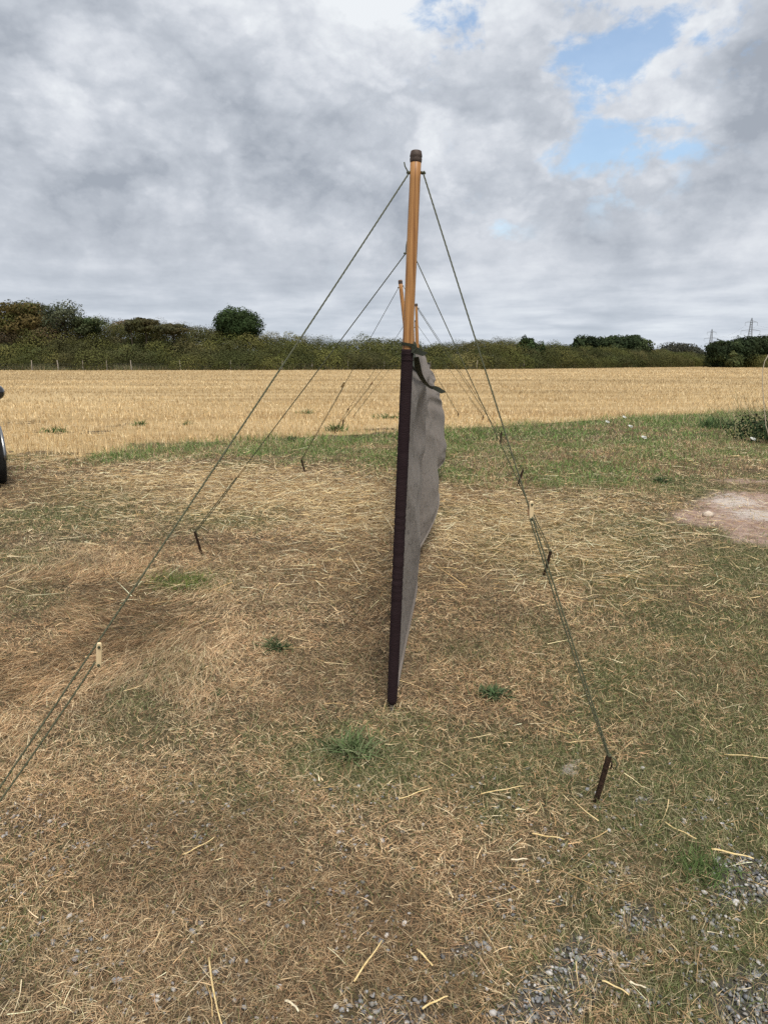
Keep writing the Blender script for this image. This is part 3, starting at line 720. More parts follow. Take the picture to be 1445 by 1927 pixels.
# ---------------------------------------------------------------- guy ropes and stakes
def catenary(a, b, sag, nseg):
    return [a * (1 - t) + b * t - np.array([0, 0, sag * 4 * t * (1 - t)]) for t in np.linspace(0, 1, nseg + 1)]
def t_for_py(a, b, sag, py):
    lo, hi_ = 0.0, 1.0
    for _ in range(40):
        t = (lo + hi_) / 2; p = a * (1 - t) + b * t - np.array([0, 0, sag * 4 * t * (1 - t)])
        if project(p[0], p[1], p[2])[1] < py: lo = t
        else: hi_ = t
    return t
def knot(mb, c, r, rope_r, seed):
    pts = []
    for k in range(37):
        t = 2 * math.pi * k / 36
        pts.append(np.array(c) + r * .36 * np.array([math.sin(t) + 2 * math.sin(2 * t), (math.cos(t) - 2 * math.cos(2 * t)) * .7, -math.sin(3 * t) * 1.1]))
    mb.tube(pts, rope_r, 7)
SIDE = {-1: 'left', 1: 'right'}
def guy(pi, top_pt, stake_top, rr, tog_py, lab, near, strands=True, togmat='toggle', sag=.01, tail=None, sep=.03, both=False):
    g_ = empty('guy_rope', stake_top, lab, 'rope', 'guy ropes of the windbreak')
    a, b_ = np.array(top_pt, float), np.array(stake_top, float)
    Lr = np.linalg.norm(b_ - a)
    mb = MB()
    ns = int(Lr / (.006 if near else .05)); lob = dict(lobes=3, amp=.16, pitch=.021, k=9) if near else dict(k=6)
    pts = catenary(a, b_, sag, max(ns, 12))
    mb.tube(pts, rr, **lob); mb.build('cord', M['rope'], g_, True)
    tt = t_for_py(a, b_, sag, tog_py) if tog_py else .7
    tp = a * (1 - tt) + b_ * tt - np.array([0, 0, sag * 4 * tt * (1 - tt)])
    if strands:
        # return strand from the toggle down to the stake
        a2 = tp + np.array([0, -.01, -sep]); pts = catenary(a2, b_ + np.array([0, 0, -.012]), .012, max(int(np.linalg.norm(b_ - a2) / (.006 if near else .05)), 8))
        mb = MB(); mb.tube(pts, rr * .95, **lob); mb.build('return_cord', M['rope'], g_, True)
    mb = MB(); knot(mb, a, rr * 3.0, rr, pi)
    if tail is not None: mb.tube([a + np.array(p) for p in tail], rr * .9, 7)
    mb.build('knot', M['rope'], g_, True)
    mb = MB(); knot(mb, b_, rr * 2.2, rr * .9, pi)
    tl = [b_, b_ + np.array([.02, -.005, -.012]), b_ + np.array([.026, -.008, -.03]), b_ + np.array([.02, -.01, -.045])]
    mb.tube(tl, rr * .8, 6); mb.build('knot', M['rope'], g_, True)
    return g_, tp, (b_ - a) / Lr
def toggle(g_, c, dirv, ln, wd, th, m, loc):
    """wooden runner: a flat slat with rounded ends and three cord holes"""
    z_ = Vector(dirv).normalized(); x_ = Vector((1, .25, 0)); x_ = (x_ - z_ * x_.dot(z_)).normalized(); y_ = z_.cross(x_)
    Mx = Matrix((x_, y_, z_)).transposed()
    outl = []
    for k in range(24):
        a = 2 * math.pi * k / 24; cx_, cz_ = math.cos(a), math.sin(a)
        outl.append((wd / 2 * math.copysign(abs(cx_) ** .55, cx_), ln / 2 * math.copysign(abs(cz_) ** .35, cz_)))
    mb = MB(); V = []; ins = .9
    for yy, s_ in ((-th / 2, ins), (-th / 2 * .6, 1), (th / 2 * .6, 1), (th / 2, ins)):
        for (ox, oz) in outl: V.append(np.array(Mx @ Vector((ox * s_, yy, oz * (s_ * .4 + .6)))) + c)
    F = [tuple(range(24))]
    for l in range(3):
        for k in range(24): F.append((l * 24 + k, l * 24 + (k + 1) % 24, (l + 1) * 24 + (k + 1) % 24, (l + 1) * 24 + k))
    F.append(tuple(72 + k for k in range(24))[::-1]); mb.add(V, F)
    o = mb.build('toggle', m, g_, False)
    for s_ in (-.36, .36):
        mb = MB(); p = np.array(Mx @ Vector((0, 0, s_ * ln))) + c; n_ = np.array(Mx @ Vector((0, 1, 0)))
        mb.tube([p - n_ * (th / 2 + .003), p, p + n_ * (th / 2 + .003)], [.0042, .0036, .0042], 10)
        mb.build('stopper_knot', M['rope'], o, True)
    return o
def stake(bpx, tpx, Yoff, wd, lab):
    b_ = ground(*bpx); t_ = at(tpx[0], tpx[1], b_[1] + Yoff)
    e = empty('tent_stake', b_, lab, 'stake', 'iron stakes holding the guy ropes')
    ax = t_ - b_; L = np.linalg.norm(ax); u = Vector(ax / L)
    x_ = Vector((1, 0, 0)); x_ = (x_ - u * x_.dot(u)).normalized(); y_ = u.cross(x_)
    Mx = Matrix((x_, y_, u)).transposed()
    # angle iron, slightly tapered, with a bent-over lip at the top
    th = wd * .22; V = []; F = []
    sect = [(-.5, -.35), (.5, -.35), (.5, -.35 + .22), (-.28, -.35 + .22), (-.28, .5), (-.5, .5)]
    zsv = [-.10, 0, L * .5, L - .006, L]
    for k, zz_ in enumerate(zsv):
        s_ = wd * (1 if k < 4 else .86) * (.9 if k == 0 else 1)
        for (sx, sy) in sect: V.append(np.array(Mx @ Vector((sx * s_, sy * s_, zz_))) + b_)
    for l in range(len(zsv) - 1):
        for k in range(6): F.append((l * 6 + k, l * 6 + (k + 1) % 6, (l + 1) * 6 + (k + 1) % 6, (l + 1) * 6 + k))
    F.append((0, 1, 2, 3, 4, 5)[::-1]); F.append(tuple((len(zsv) - 1) * 6 + k for k in range(6)))
    mb = MB(); mb.add(V, F); mb.build('shaft', M['iron'], e)
    mb = MB(); hp = [np.array(Mx @ Vector(p)) + b_ for p in ((0, 0, L - .030), (wd * .6, -wd * .2, L - .022), (wd * 1.0, -wd * .3, L - .032), (wd * 1.05, -wd * .3, L - .052))]
    mb.tube(hp, .0032, 7); mb.build('hook', M['iron'], e, True)
    return b_, t_
def side_pt(i, px, py):
    return at(px, py, TOP[i][1] + .0)
# right hand side, near to far
sR1 = stake((1120, 1512), (1146, 1422), -.05, .0145, 'largest brown iron stake, nearest on the right, leaning right on trodden grass')
sR2 = stake((1023, 1084), (1036, 1037), -.05, .017, 'dark iron stake second nearest on the right, at the edge of the strewn straw')
sR3 = stake((973, 916), (984, 884), -.05, .022, 'short dark stake on olive grass, third from the camera on the right')
sR4 = stake((941, 836), (943, 813), -.03, .026, 'small dark stake in the green verge, fourth on the right, beside a pale runner')
sR5 = stake((907, 793), (909, 782), -.03, .025, 'tiny dark stake in stubble right of the cloth, closer to the verge')
sR6 = stake((861, 786), (862, 778), -.03, .022, 'tiny dark stake in stubble immediately right of the grey cloth')
sL2 = stake((380, 1041), (367, 1000), -.05, .019, 'dark iron stake on brown grass left of the cloth, nearest of those on the left')
sL3 = stake((575, 890), (567, 865), -.04, .024, 'dark stake where green grass meets strewn straw, second nearest on the left')
sL4 = stake((630, 816), (633, 803), -.03, .025, 'tiny stake in the green verge left of the cloth')
sL5 = stake((645, 803), (646, 790), -.03, .030, 'thin black stake standing in the stubble left of the cloth')
sL6 = stake((666, 787), (667, 780), -.03, .020, 'farthest tiny stake in the stubble left of the cloth')
sL1 = stake((-95, 1752), (-120, 1660), -.05, .017, 'nearest left iron stake, just outside the picture')
RN = .0027
g_, tp, dv = guy(0, side_pt(0, 796, 325), sR1[1], RN, 958, 'nearest right guy rope, olive cord from pole top to the largest stake', True, tail=None)
toggle(g_, tp + np.array([.004, -.01, -.006]), (.05, .1, -1), .074, .015, .007, M['toggle'], 0)
g_, tp, dv = guy(1, side_pt(1, 778, 478), sR2[1], .0031, 958, 'second guy rope on the right, running down behind the nearest one', True)
toggle(g_, tp + np.array([-.012, -.02, 0]), (.05, .1, -1), .10, .030, .008, M['toggle_brown'], 0)
g_, tp, dv = guy(2, side_pt(2, 758, 538), sR3[1], .0028, 800, 'third guy rope on the right, from the left-leaning pole', False)
g_, tp, dv = guy(3, side_pt(3, 787, 580), sR4[1], .0032, 800, 'guy rope from the slim pinkish pole down to the stake in the verge', False)
toggle(g_, at(938, 831, sR4[1][1]), (.05, .1, -1), .19, .035, .012, M['toggle'], 0)
g_, tp, dv = guy(4, side_pt(4, 786, 613), sR5[1], .0036, 745, 'fine guy rope on the right ending in the stubble near the verge', False)
g_, tp, dv = guy(5, side_pt(5, 782, 638), sR6[1], .0038, 715, 'shortest-looking guy rope, ending immediately right of the cloth', False)
# left hand side
g_, tp, dv = guy(0, side_pt(0, 770, 325), sL1[1], RN, 1215, 'nearest left guy rope crossing the brown grass to the picture edge', True, sep=.045,
                 tail=[(0, 0, 0), (-.008, 0, .008), (-.016, 0, .022), (-.019, 0, .036)])
toggle(g_, tp + np.array([.012, -.01, -.025]), (-.16, .12, -1), .083, .0155, .008, M['toggle'], 0)
g_, tp, dv = guy(1, side_pt(1, 763, 477), sL2[1], .0034, 885, 'second guy rope on the left, dark where it doubles above its stake', True, sep=.006, tail=[(0, 0, 0), (.002, 0, .02), (.004, 0, .05), (.008, 0, .075)])
toggle(g_, tp + np.array([0, -.01, -.005]), dv, .13, .020, .008, M['toggle'], 0)
g_, tp, dv = guy(2, side_pt(2, 750, 541), sL3[1], .0029, 722, 'third guy rope on the left, from the left-leaning pole', False, sep=.012)
toggle(g_, tp + np.array([-.02, -.01, -.01]), dv, .10, .03, .012, M['toggle'], 0)
g_, tp, dv = guy(3, side_pt(3, 776, 588), sL4[1], .0033, 770, 'fourth guy rope on the left, ending in the green verge', False, sep=.02)
toggle(g_, tp, dv, .10, .03, .012, M['toggle_brown'], 0)
g_, tp, dv = guy(4, side_pt(4, 780, 616), sL5[1], .0036, 722, 'guy rope to the thin black stake in the stubble', False, sep=.02)
toggle(g_, tp, dv, .10, .03, .012, M['toggle_brown'], 0)
g_, tp, dv = guy(5, side_pt(5, 774, 640), sL6[1], .0038, 731, 'farthest guy rope on the left, beside the one to the black stake', False, sep=.02)

# ---------------------------------------------------------------- weeds and tufts
def rosette(cx, cy, nb, L, Wd, pal, lab, cat_='weed', el=(.15, .9), name='weed', dz=0.0, group=None, spread=.35):
    p = ground(cx, cy); e = empty(name, p, lab, cat_, group)
    nn = nb; X = p[0] + rng.normal(0, L * spread, nn); Y = p[1] + rng.normal(0, L * spread * .8, nn)
    V, F, C = ribbons(np.stack([X, Y, np.full(nn, .012) + gz(X, Y)], -1), rng.uniform(.5, 1.1, nn) * L, rng.uniform(.6, 1.2, nn) * Wd, rng.uniform(0, 6.28, nn), rng.uniform(*el, nn), rng.uniform(-1.2, -.1, nn), .6, pick(np.array(pal), nn), seg=4)
    mesh('leaves', V, F, M['leaf'], e, col=C); return e
DG = [[.05, .085, .035], [.07, .11, .045], [.09, .12, .06]]
rosette(520, 1226, 130, .095, .007, DG, 'dark green flat weed on brown grass left of the pole foot')
rosette(420, 1311, 50, .05, .005, DG, 'smallest dark weed on pale dry grass far left of the pole foot')
rosette(930, 1313, 170, .085, .0075, DG, 'dark leafy weed right of the pole foot')
rosette(665, 1425, 190, .10, .0065, [[.09, .13, .05], [.12, .16, .07], [.17, .19, .10]], 'broad-bladed green tuft just below the pole foot', 'grass tuft', (.2, 1.1), 'grass_tuft', spread=.5)
rosette(345, 1100, 420, .085, .004, [[.12, .17, .04], [.16, .20, .05], [.09, .13, .035]], 'bright green tuft left of centre among brown grass', 'grass tuft', (.5, 1.3), 'grass_tuft', spread=1.4)
rosette(1320, 1640, 260, .06, .003, [[.08, .13, .04], [.12, .17, .06]], 'green tuft beside the gravel at the right', 'grass tuft', (.4, 1.3), 'grass_tuft', spread=.7)
rosette(1245, 908, 160, .13, .012, DG, 'dark leafy weed on the olive grass left of the bare earth')
rosette(546, 832, 120, .16, .014, [[.03, .065, .03], [.05, .09, .045]], 'dark green leafy weed at the stubble edge left of the cloth', el=(.4, 1.3))
rosette(264, 802, 70, .20, .022, [[.06, .13, .035], [.08, .16, .05]], 'green weed in the stubble at left', el=(.4, 1.3))
rosette(108, 815, 80, .18, .02, [[.06, .12, .035], [.08, .15, .05]], 'green weed patch in the stubble near the car', el=(.4, 1.3), spread=.8)
rosette(352, 800, 45, .16, .018, [[.06, .12, .035], [.08, .15, .05]], 'small green weed in the stubble between the left ropes', el=(.4, 1.3))
rosette(578, 779, 60, .22, .022, [[.06, .12, .04], [.09, .15, .06]], 'pale green weed in the stubble beyond the left stakes', el=(.4, 1.3), spread=.6)
rosette(728, 788, 60, .22, .03, [[.06, .12, .035], [.08, .15, .05]], 'green weed in the stubble right against the dark sleeve', el=(.3, 1.2), spread=.8)
rosette(634, 812, 110, .25, .02, [[.06, .12, .03], [.09, .16, .05]], 'tall green weed hiding the foot of the fourth left rope', el=(.7, 1.4))
rosette(1348, 806, 520, .34, .014, [[.08, .14, .06], [.11, .18, .07], [.06, .11, .05], [.20, .24, .10]], 'tall bluish green weed clump on the verge at right', el=(.8, 1.5), spread=.55)
# white umbels
for (a, b_, lab) in ((1172, 787, 'white flower head farthest left in the verge'), (1140, 797, 'low white flower nearest the ropes on the verge'), (1183, 806, 'arched white flower spray in the verge'), (1208, 829, 'small white flower lower on the olive grass'), (1412, 832, 'single white flower near the dark bush')):
    p = ground(a, b_ + 8); e = empty('wildflower', p, lab, 'flower', 'white flowers in the verge')
    mb = MB(); rr = random.Random(a)
    tp = p + np.array([.02, 0, .14]); mb.tube([p, p + np.array([.005, 0, .07]), tp], .003, 5); mb.build('stem', M['rope'], e)
    mb = MB(); mb.lathe([(.0005, -.010), (.025, -.002), (.05, .000), (.025, .004), (.0005, .006)], tp, (.3, -.5, 1), 12)
    for k in range(16):
        c_ = tp + np.array([rr.uniform(-.036, .036), rr.uniform(-.036, .036), rr.uniform(-.003, .006)])
        mb.lathe([(.0005, .004), (.010, .006), (.012, .002), (.002, -.002)], c_, (rr.gauss(0, .3), rr.gauss(0, .3), 1), 6)
    mb.build('flower_head', M['petal'], e)
# pale stone on the bare earth
p = ground(1331, 974); e = empty('stone', p, 'pale tan stone at the edge of the bare earth', 'stone')
V = dirs * (1 + .25 * np.random.RandomState(2).rand(len(dirs), 1)) * np.array([.06, .04, .036]); V = V + p + np.array([0, 0, .028])
mesh('rock', V, ico_f, M['pale_stone'], e)

# ---------------------------------------------------------------- foliage masses
def leaves(centres, radii, nleaf, size, cols, jitter=.25, seed=0, shell=.75, nj=.5):
    """leaf clumps through the outer part of ellipsoids; cols (n,3) per ellipsoid"""
    r_ = np.random.RandomState(seed); Vs, Fs, Cs = [], [], []; b = 0
    for c, rad, nl, s, co in zip(centres, radii, nleaf, size, cols):
        dv = r_.normal(0, 1, (nl, 3)); dv /= np.linalg.norm(dv, axis=1, keepdims=True)
        rr = shell + (1 - shell) * r_.rand(nl) ** .6 * 1.25
        # uneven outline
        wob = 1 + .22 * np.sin(dv[:, 0] * 5 + r_.rand() * 6) * np.cos(dv[:, 2] * 4 + r_.rand() * 6) + r_.normal(0, .06, nl)
        p = c + dv * rad * (rr * wob)[:, None]
        nrm = dv + r_.normal(0, nj, (nl, 3)); nrm /= np.linalg.norm(nrm, axis=1, keepdims=True)
        t = np.cross(nrm, r_.normal(0, 1, (nl, 3))); t /= np.linalg.norm(t, axis=1, keepdims=True); bt = np.cross(nrm, t)
        ss = s * r_.uniform(.5, 1.3, nl)[:, None]
        q = np.stack([p - t * ss * .5, p - bt * ss * .32 + nrm * ss * .12, p + t * ss * .5, p + bt * ss * .32 + nrm * ss * .12], 1)
        Vs.append(q.reshape(-1, 3)); Fs.append(np.arange(nl * 4).reshape(-1, 4) + b); b += nl * 4
        cc = np.asarray(co) * (1 + r_.normal(0, jitter, nl))[:, None].clip(.4, 1.8)
        Cs.append(np.repeat(cc, 4, axis=0))
    return np.concatenate(Vs), np.concatenate(Fs), np.concatenate(Cs)
def tree(px, ytop, ybot, wpx, Y, cols, lab, seed, density=1.0, gaps=0.0, nsub=16, group=None, name='tree', leaf=.42, zbase=0.0, trunk_up=.35, shape=1.0):
    rs_ = np.random.RandomState(seed)
    top = at(px, ytop, Y); bot = at(px, ybot, Y); H = top[2] - bot[2]; W = wpx / FPX * Y * cP
    e = empty(name, (top[0], Y, zbase), lab, 'tree', group)
    cz = bot[2] + H * .5; C_, R_, NL, S_, CO = [], [], [], [], []
    for k in range(nsub):
        a = rs_.uniform(0, 6.28); el_ = rs_.uniform(-.9, 1.0); rr = rs_.uniform(.35, .78)
        hx = math.sqrt(max(0, 1 - (el_ * .8) ** 2))
        c = np.array([top[0] + math.cos(a) * hx * rr * W / 2 * shape, Y + math.sin(a) * hx * rr * W / 2, cz + el_ * .68 * H / 2])
        sr = rs_.uniform(.20, .36)
        C_.append(c); R_.append(np.array([W, W, H * .9]) * sr * (.8 if gaps else 1)); NL.append(int(density * 420 * rs_.uniform(.7, 1.2))); S_.append(leaf * (.8 + .5 * rs_.rand()))
        CO.append(np.array(cols[rs_.randint(len(cols))]) * rs_.uniform(.8, 1.25))
    V, F, C = leaves(C_, R_, NL, S_, [q * 1.02 for q in CO], .15, seed, shell=.35 if gaps else .6, nj=.35)
    mesh('crown', V, F, M['leaf'], e, col=C)
    mb = MB(); b0 = np.array([top[0], Y, zbase - .5]); tr = max(.12, W * .035)
    mid = np.array([top[0] + rs_.normal(0, .1), Y, bot[2] + H * .35]); mb.tube([b0, (b0 + mid) / 2 + np.array([.1, 0, 0]), mid], [tr * 1.3, tr, tr * .7], 8)
    for k in range(0, nsub, 2):
        c = C_[k]; m1 = (mid * .5 + c * .5) + np.array([0, 0, -.1 * H * .3]); mb.tube([mid - np.array([0, 0, .15 * H * rs_.rand()]), m1, c], [tr * .5, tr * .32, tr * .1], 6)
    mb.build('trunk', M['bark'], e, True); return e
# the bank the scrub grows on
PROF = [(-400, 600), (-100, 606), (0, 610), (100, 612), (180, 614), (250, 614), (300, 618), (350, 623), (400, 629), (450, 634), (500, 641), (541, 647), (568, 645), (600, 652), (653, 655), (680, 649), (734, 651), (800, 658), (840, 660), (880, 653), (920, 650), (950, 648), (975, 655), (1030, 657), (1100, 662), (1160, 664), (1200, 666), (1240, 668), (1290, 672), (1320, 678), (1345, 684), (1600, 690), (1900, 690)]
HB_PX = [(-400, 698), (0, 697), (500, 696.5), (900, 695), (1100, 693), (1250, 691), (1330, 690), (1450, 692), (1900, 693)]
def base_Y(px): return ground(px, float(np.interp(px, [p[0] for p in HB_PX], [p[1] for p in HB_PX])))[1]
prx = [p[0] for p in PROF]; prz = [p[1] for p in PROF]
def top_z(px, Y):
    return at(px, float(np.interp(px, prx, prz)), Y)[2]
DEPTHS = [0, 5, 11, 18, 26]
V = []; pxs = np.linspace(-400, 1900, 150)
for px in pxs:
    Y0 = base_Y(px) + 1.5; tz = top_z(px, Y0 + 18) - 2.3
    for dpt, fr in ((0, -.05), (2, .0), (8, .35), (14, .75), (20, 1.0), (60, 1.0), (120, .4)):
        p = at(px, 690, Y0 + dpt); V.append((p[0], Y0 + dpt, max(tz, .2) * fr))
idx = np.arange(len(V)).reshape(len(pxs), 7)
Fb = np.stack([idx[:-1, :-1], idx[1:, :-1], idx[1:, 1:], idx[:-1, 1:]], -1).reshape(-1, 4)
M['bank'] = simple('bank_soil_and_grass', (.035, .04, .018), (.09, .085, .045), .6, .95, .5, 3)
bo = mesh('bank', np.array(V), Fb, M['bank'], smooth=True); tag(bo, kind='structure')
# scrub on the bank
rs_ = np.random.RandomState(17); C_, R_, NL, S_, CO = [], [], [], [], []
PALH = [[.058, .062, .020], [.078, .080, .024], [.040, .048, .018], [.100, .094, .03], [.095, .082, .035], [.048, .048, .022], [.030, .037, .014], [.066, .073, .02]]
for row, (dpt, hf) in enumerate(((.5, 0.), (3.5, .12), (7, .32), (11, .55), (15, .78), (18, .95))):
    px = -260
    while px < 1640:
        Y = base_Y(px) + dpt + rs_.uniform(-1, 1)
        sc_ = Y / 115; tz = top_z(px, base_Y(px) + 18)
        rad = rs_.uniform(1.2, 3.2) * (1.0 if tz > 4 else .85) * (1 + .35 * (sc_ - 1))
        gtop = max(tz * hf, 0); zc_2 = max(gtop + rad * .25, .9)
        if row == 0 and px < 300 and rs_.rand() < .75: px += 14; continue
        zmax = tz - rs_.uniform(0, .5)
        zc_2 = min(zc_2 + rs_.uniform(-.3, .3), zmax - rad * .5 + .3)
        if row == 5: zc_2 = zmax - rad * .42 + rs_.uniform(-.1, 1.1)
        p = at(px, 690, Y)
        C_.append(np.array([p[0], Y, max(zc_2, .6)])); R_.append(np.array([rad * 1.25, rad, rad * .85])); NL.append(int(620 * rad ** 1.3)); S_.append(.22 * (.7 + .5 * rs_.rand()) * (1 + .3 * (sc_ - 1)))
        pal = PALH if row < 3 or px > 470 else PALH + [[.13, .085, .05], [.12, .08, .05], [.11, .095, .05]]
        big_ = .45 + 1.15 * float(vnoise(np.array([px * 1.]), np.array([row * 60.]), 3, .012, 3)[0])
        CO.append(np.array(pal[rs_.randint(len(pal))]) * big_ * rs_.uniform(.72, 1.22))
        px += rad / Y * FPX * rs_.uniform(.75, 1.15)
V, F, C = leaves(C_, R_, NL, S_, [(np.asarray(q) * .75 + np.array([.064, .066, .022]) * .25) * 1.45 for q in CO], .12, 5, shell=.70, nj=.28)
# sprigs breaking the outline
h_o = mesh('scrub', V, F, M['leaf'], col=C); tag(h_o, 'dense olive scrub and hedging along the far side of the field', 'scrub', kind='stuff')
print('scrub quads', len(F))
# tall dry grass at the foot of the scrub
nn = 16000; pxr = rng.uniform(-150, 1600, nn); Yb = np.array([base_Y(v) for v in np.linspace(-150, 1600, 300)]); Yr = np.interp(pxr, np.linspace(-150, 1600, 300), Yb) + rng.uniform(-.8, 2.6, nn)
Xr = (pxr - CX) / FPX * (Yr * cP + CAMH * sP)
col = pick(np.array([[.22, .19, .11], [.16, .16, .07], [.10, .12, .045], [.28, .24, .15], [.08, .10, .035]]), nn)
hgt = rng.uniform(.35, 1.15, nn) * (.6 + .8 * vnoise(Xr, Yr, 8, .15, 2))
tg = ribbons(np.stack([Xr, Yr, np.zeros(nn)], -1), hgt, rng.uniform(.05, .11, nn), rng.uniform(0, 6.28, nn), rng.uniform(1.1, 1.55, nn), rng.uniform(-.6, 0, nn), 1, col, seg=2)
t_o = mesh('rough_grass', *tg[:2], M['blade'], col=tg[2]); tag(t_o, 'rough dry grass at the foot of the far scrub', 'grass', kind='stuff')

# trees that stand out
BR = [[.09, .075, .025], [.075, .078, .025], [.105, .08, .03], [.055, .065, .02]]
OL = [[.065, .08, .028], [.08, .09, .035], [.05, .065, .022]]
DK = [[.035, .058, .02], [.045, .07, .026], [.03, .05, .018]]
DKR = [[.028, .042, .018], [.036, .052, .022], [.022, .034, .015], [.05, .065, .028]]
tree(38, 571, 632, 92, 132, BR, 'broad brownish green tree at the far left of the skyline', 1, 1.2, nsub=26)
tree(118, 567, 628, 78, 130, [[.07, .085, .05], [.09, .10, .06]], 'loose airy tree with sky showing through, second from the left', 2, .42, gaps=1, nsub=22, leaf=.36)
tree(165, 592, 630, 60, 129, [[.05, .07, .03], [.07, .085, .04]], 'low dark tree on the skyline right of the airy tree', 3, .6, gaps=1, nsub=12)
tree(450, 584, 645, 70, 135, DK, 'rounded dark green tree standing alone on the left skyline', 4, 1.5, nsub=34, shape=.95)
tree(272, 602, 626, 44, 128, [[.078, .070, .032], [.068, .070, .030]], 'flat-topped reddish brown bush tree on the bank skyline', 5, .7, nsub=10)
tree(245, 604, 626, 20, 128, [[.09, .09, .05]], 'small pale bush tree on the bank skyline', 6, .45, nsub=7)
tree(325, 609, 628, 50, 129, [[.085, .075, .035], [.075, .075, .035]], 'brownish bush tree right of the flat-topped one on the bank', 12, .6, nsub=10)
tree(992, 632, 684, 34, 150, DK, 'small dark tree rising above the hedge right of the ropes', 7, .9, gaps=1, nsub=16)
tree(1014, 645, 684, 26, 150, DK, 'low dark tree touching the small one above the hedge', 8, .6, nsub=9)
for k, (x, yt, w_, lab) in enumerate(((1103, 637, 46, 'leftmost dark tree of the small wood above the hedge'), (1150, 635, 66, 'middle and widest dark tree of the small wood'), (1192, 637, 56, 'rounded dark tree ending the small wood at its right'))):
    tree(x, yt, 680, w_, 190, DKR, lab, 20 + k, 1.5, nsub=26, leaf=.6, group='trees of the small wood above the hedge')
for k, (x, yt, w_, lab) in enumerate(((1366, 642, 66, 'dark tree at the left end of the right-hand wood'), (1405, 640, 66, 'dark tree in the middle of the right-hand wood'), (1446, 636, 60, 'tallest dark tree at the right edge of the photograph'), (1500, 640, 80, 'dark tree just outside the right edge'))):
    tree(x, yt, 695, w_, 178, DKR, lab, 30 + k, 1.7, nsub=34, leaf=.6, group='trees of the right-hand wood')
tree(1383, 660, 693, 30, 172, [[.065, .08, .03], [.08, .09, .035]], 'lighter green bushy tree in front of the right-hand wood', 40, .9, nsub=12, leaf=.45)
for k, (x, yt, w_) in enumerate(((1350, 668, 40), (1420, 668, 50), (1455, 670, 44))):
    pass
# far wooded hill
def mound(name, px0, px1, ytop, ybot, Y, cols, lab, seed, ncl, leaf, dp=40):
    rs2 = np.random.RandomState(seed); C2, R2, N2, S2, O2 = [], [], [], [], []
    for k in range(ncl):
        t = rs2.rand(); px = px0 + (px1 - px0) * t; arch = (1 - abs(2 * t - 1) ** 2.4)
        py = ybot - (ybot - ytop) * arch * rs2.uniform(.25, 1)
        yy = Y + rs2.uniform(-.5, .5) * dp; p = at(px, py, yy); rd = rs2.uniform(2.2, 4.0) * Y / 400
        C2.append(p - np.array([0, 0, rd * .8])); R2.append(np.array([rd * 1.3, rd, rd * .9])); N2.append(220); S2.append(leaf); O2.append(np.array(cols[rs2.randint(len(cols))]) * rs2.uniform(.85, 1.15))
    V, F, C = leaves(C2, R2, N2, S2, O2, .2, seed)
    o = mesh(name, V, F, M['leaf'], col=C); tag(o, lab, 'wood', kind='stuff')
mound('distant_wood', 1215, 1330, 643, 676, 420, [[.055, .06, .045], [.065, .068, .05]], 'greyish wooded hill on the skyline between the two woods', 3, 130, 1.0)
mound('distant_wood', 1015, 1095, 651, 668, 420, [[.05, .055, .04]], 'faint line of far trees left of the small wood', 4, 60, 1.0)
V = []; hx = np.linspace(1190, 1350, 30)
for px in hx:
    t = (px - 1190) / 160; zt = at(px, 680 - 31 * (1 - abs(2 * t - 1) ** 2.2), 425)[2] - 2.5
    for dd_, fr in ((-30, 0), (-12, .7), (0, 1), (30, 1), (60, .2)):
        p = at(px, 680, 425 + dd_); V.append((p[0], 425 + dd_, zt * fr - .1))
idx = np.arange(len(V)).reshape(len(hx), 5)
ho = mesh('hill', np.array(V), np.stack([idx[:-1, :-1], idx[1:, :-1], idx[1:, 1:], idx[:-1, 1:]], -1).reshape(-1, 4), M['bank'], smooth=True); tag(ho, kind='structure')

# bramble at the right edge of the verge
p = ground(1440, 836); e = empty('bramble_bush', p, 'dark leafy bramble bush at the right edge of the verge', 'bush')
rs_ = np.random.RandomState(9); C2, R2, N2, S2, O2 = [], [], [], [], []
for k in range(13):
    C2.append(p + np.array([rs_.uniform(-.15, 1.9), rs_.uniform(-.3, 1.2), rs_.uniform(.08, .42)])); R2.append(np.array([.38, .34, .26])); N2.append(420); S2.append(.055); O2.append(np.array([[.04, .07, .026], [.065, .095, .035], [.10, .11, .055], [.03, .05, .022]][rs_.randint(4)]))
V, F, C = leaves(C2, R2, N2, S2, O2, .3, 9, shell=.4); mesh('foliage', V, F, M['leaf'], e, col=C)
mb = MB()
for k in range(9):
    a0 = p + np.array([.45, .2, -.02]); a1 = a0 + np.array([rs_.uniform(-.6, .6), rs_.uniform(-.2, .2), rs_.uniform(.3, .6)]); a2 = a1 + np.array([rs_.uniform(-.4, .1), 0, rs_.uniform(-.1, .15)])
    mb.tube([a0, (a0 + a1) / 2 + np.array([.05, 0, .08]), a1, a2], [.008, .006, .005, .003], 5)
mb.build('bramble_stems', M['bark'], e, True)
p = ground(1412, 815); e = empty('tall_grass_clump', p, 'tall pale grass stems standing against the bramble bush', 'grass clump')
nn = 170; X = p[0] + rng.normal(.25, .38, nn); Y = p[1] + rng.normal(0, .3, nn)
V, F, C = ribbons(np.stack([X, Y, np.zeros(nn)], -1), rng.uniform(.4, 1.15, nn), rng.uniform(.006, .011, nn), rng.uniform(2.0, 4.2, nn), rng.uniform(.8, 1.45, nn), rng.uniform(-.7, .0, nn), 1, pick(np.array([[.50, .40, .26], [.40, .33, .20], [.24, .24, .12], [.15, .19, .08]]), nn), seg=4)
mesh('stems', V, F, M['blade'], e, col=C)
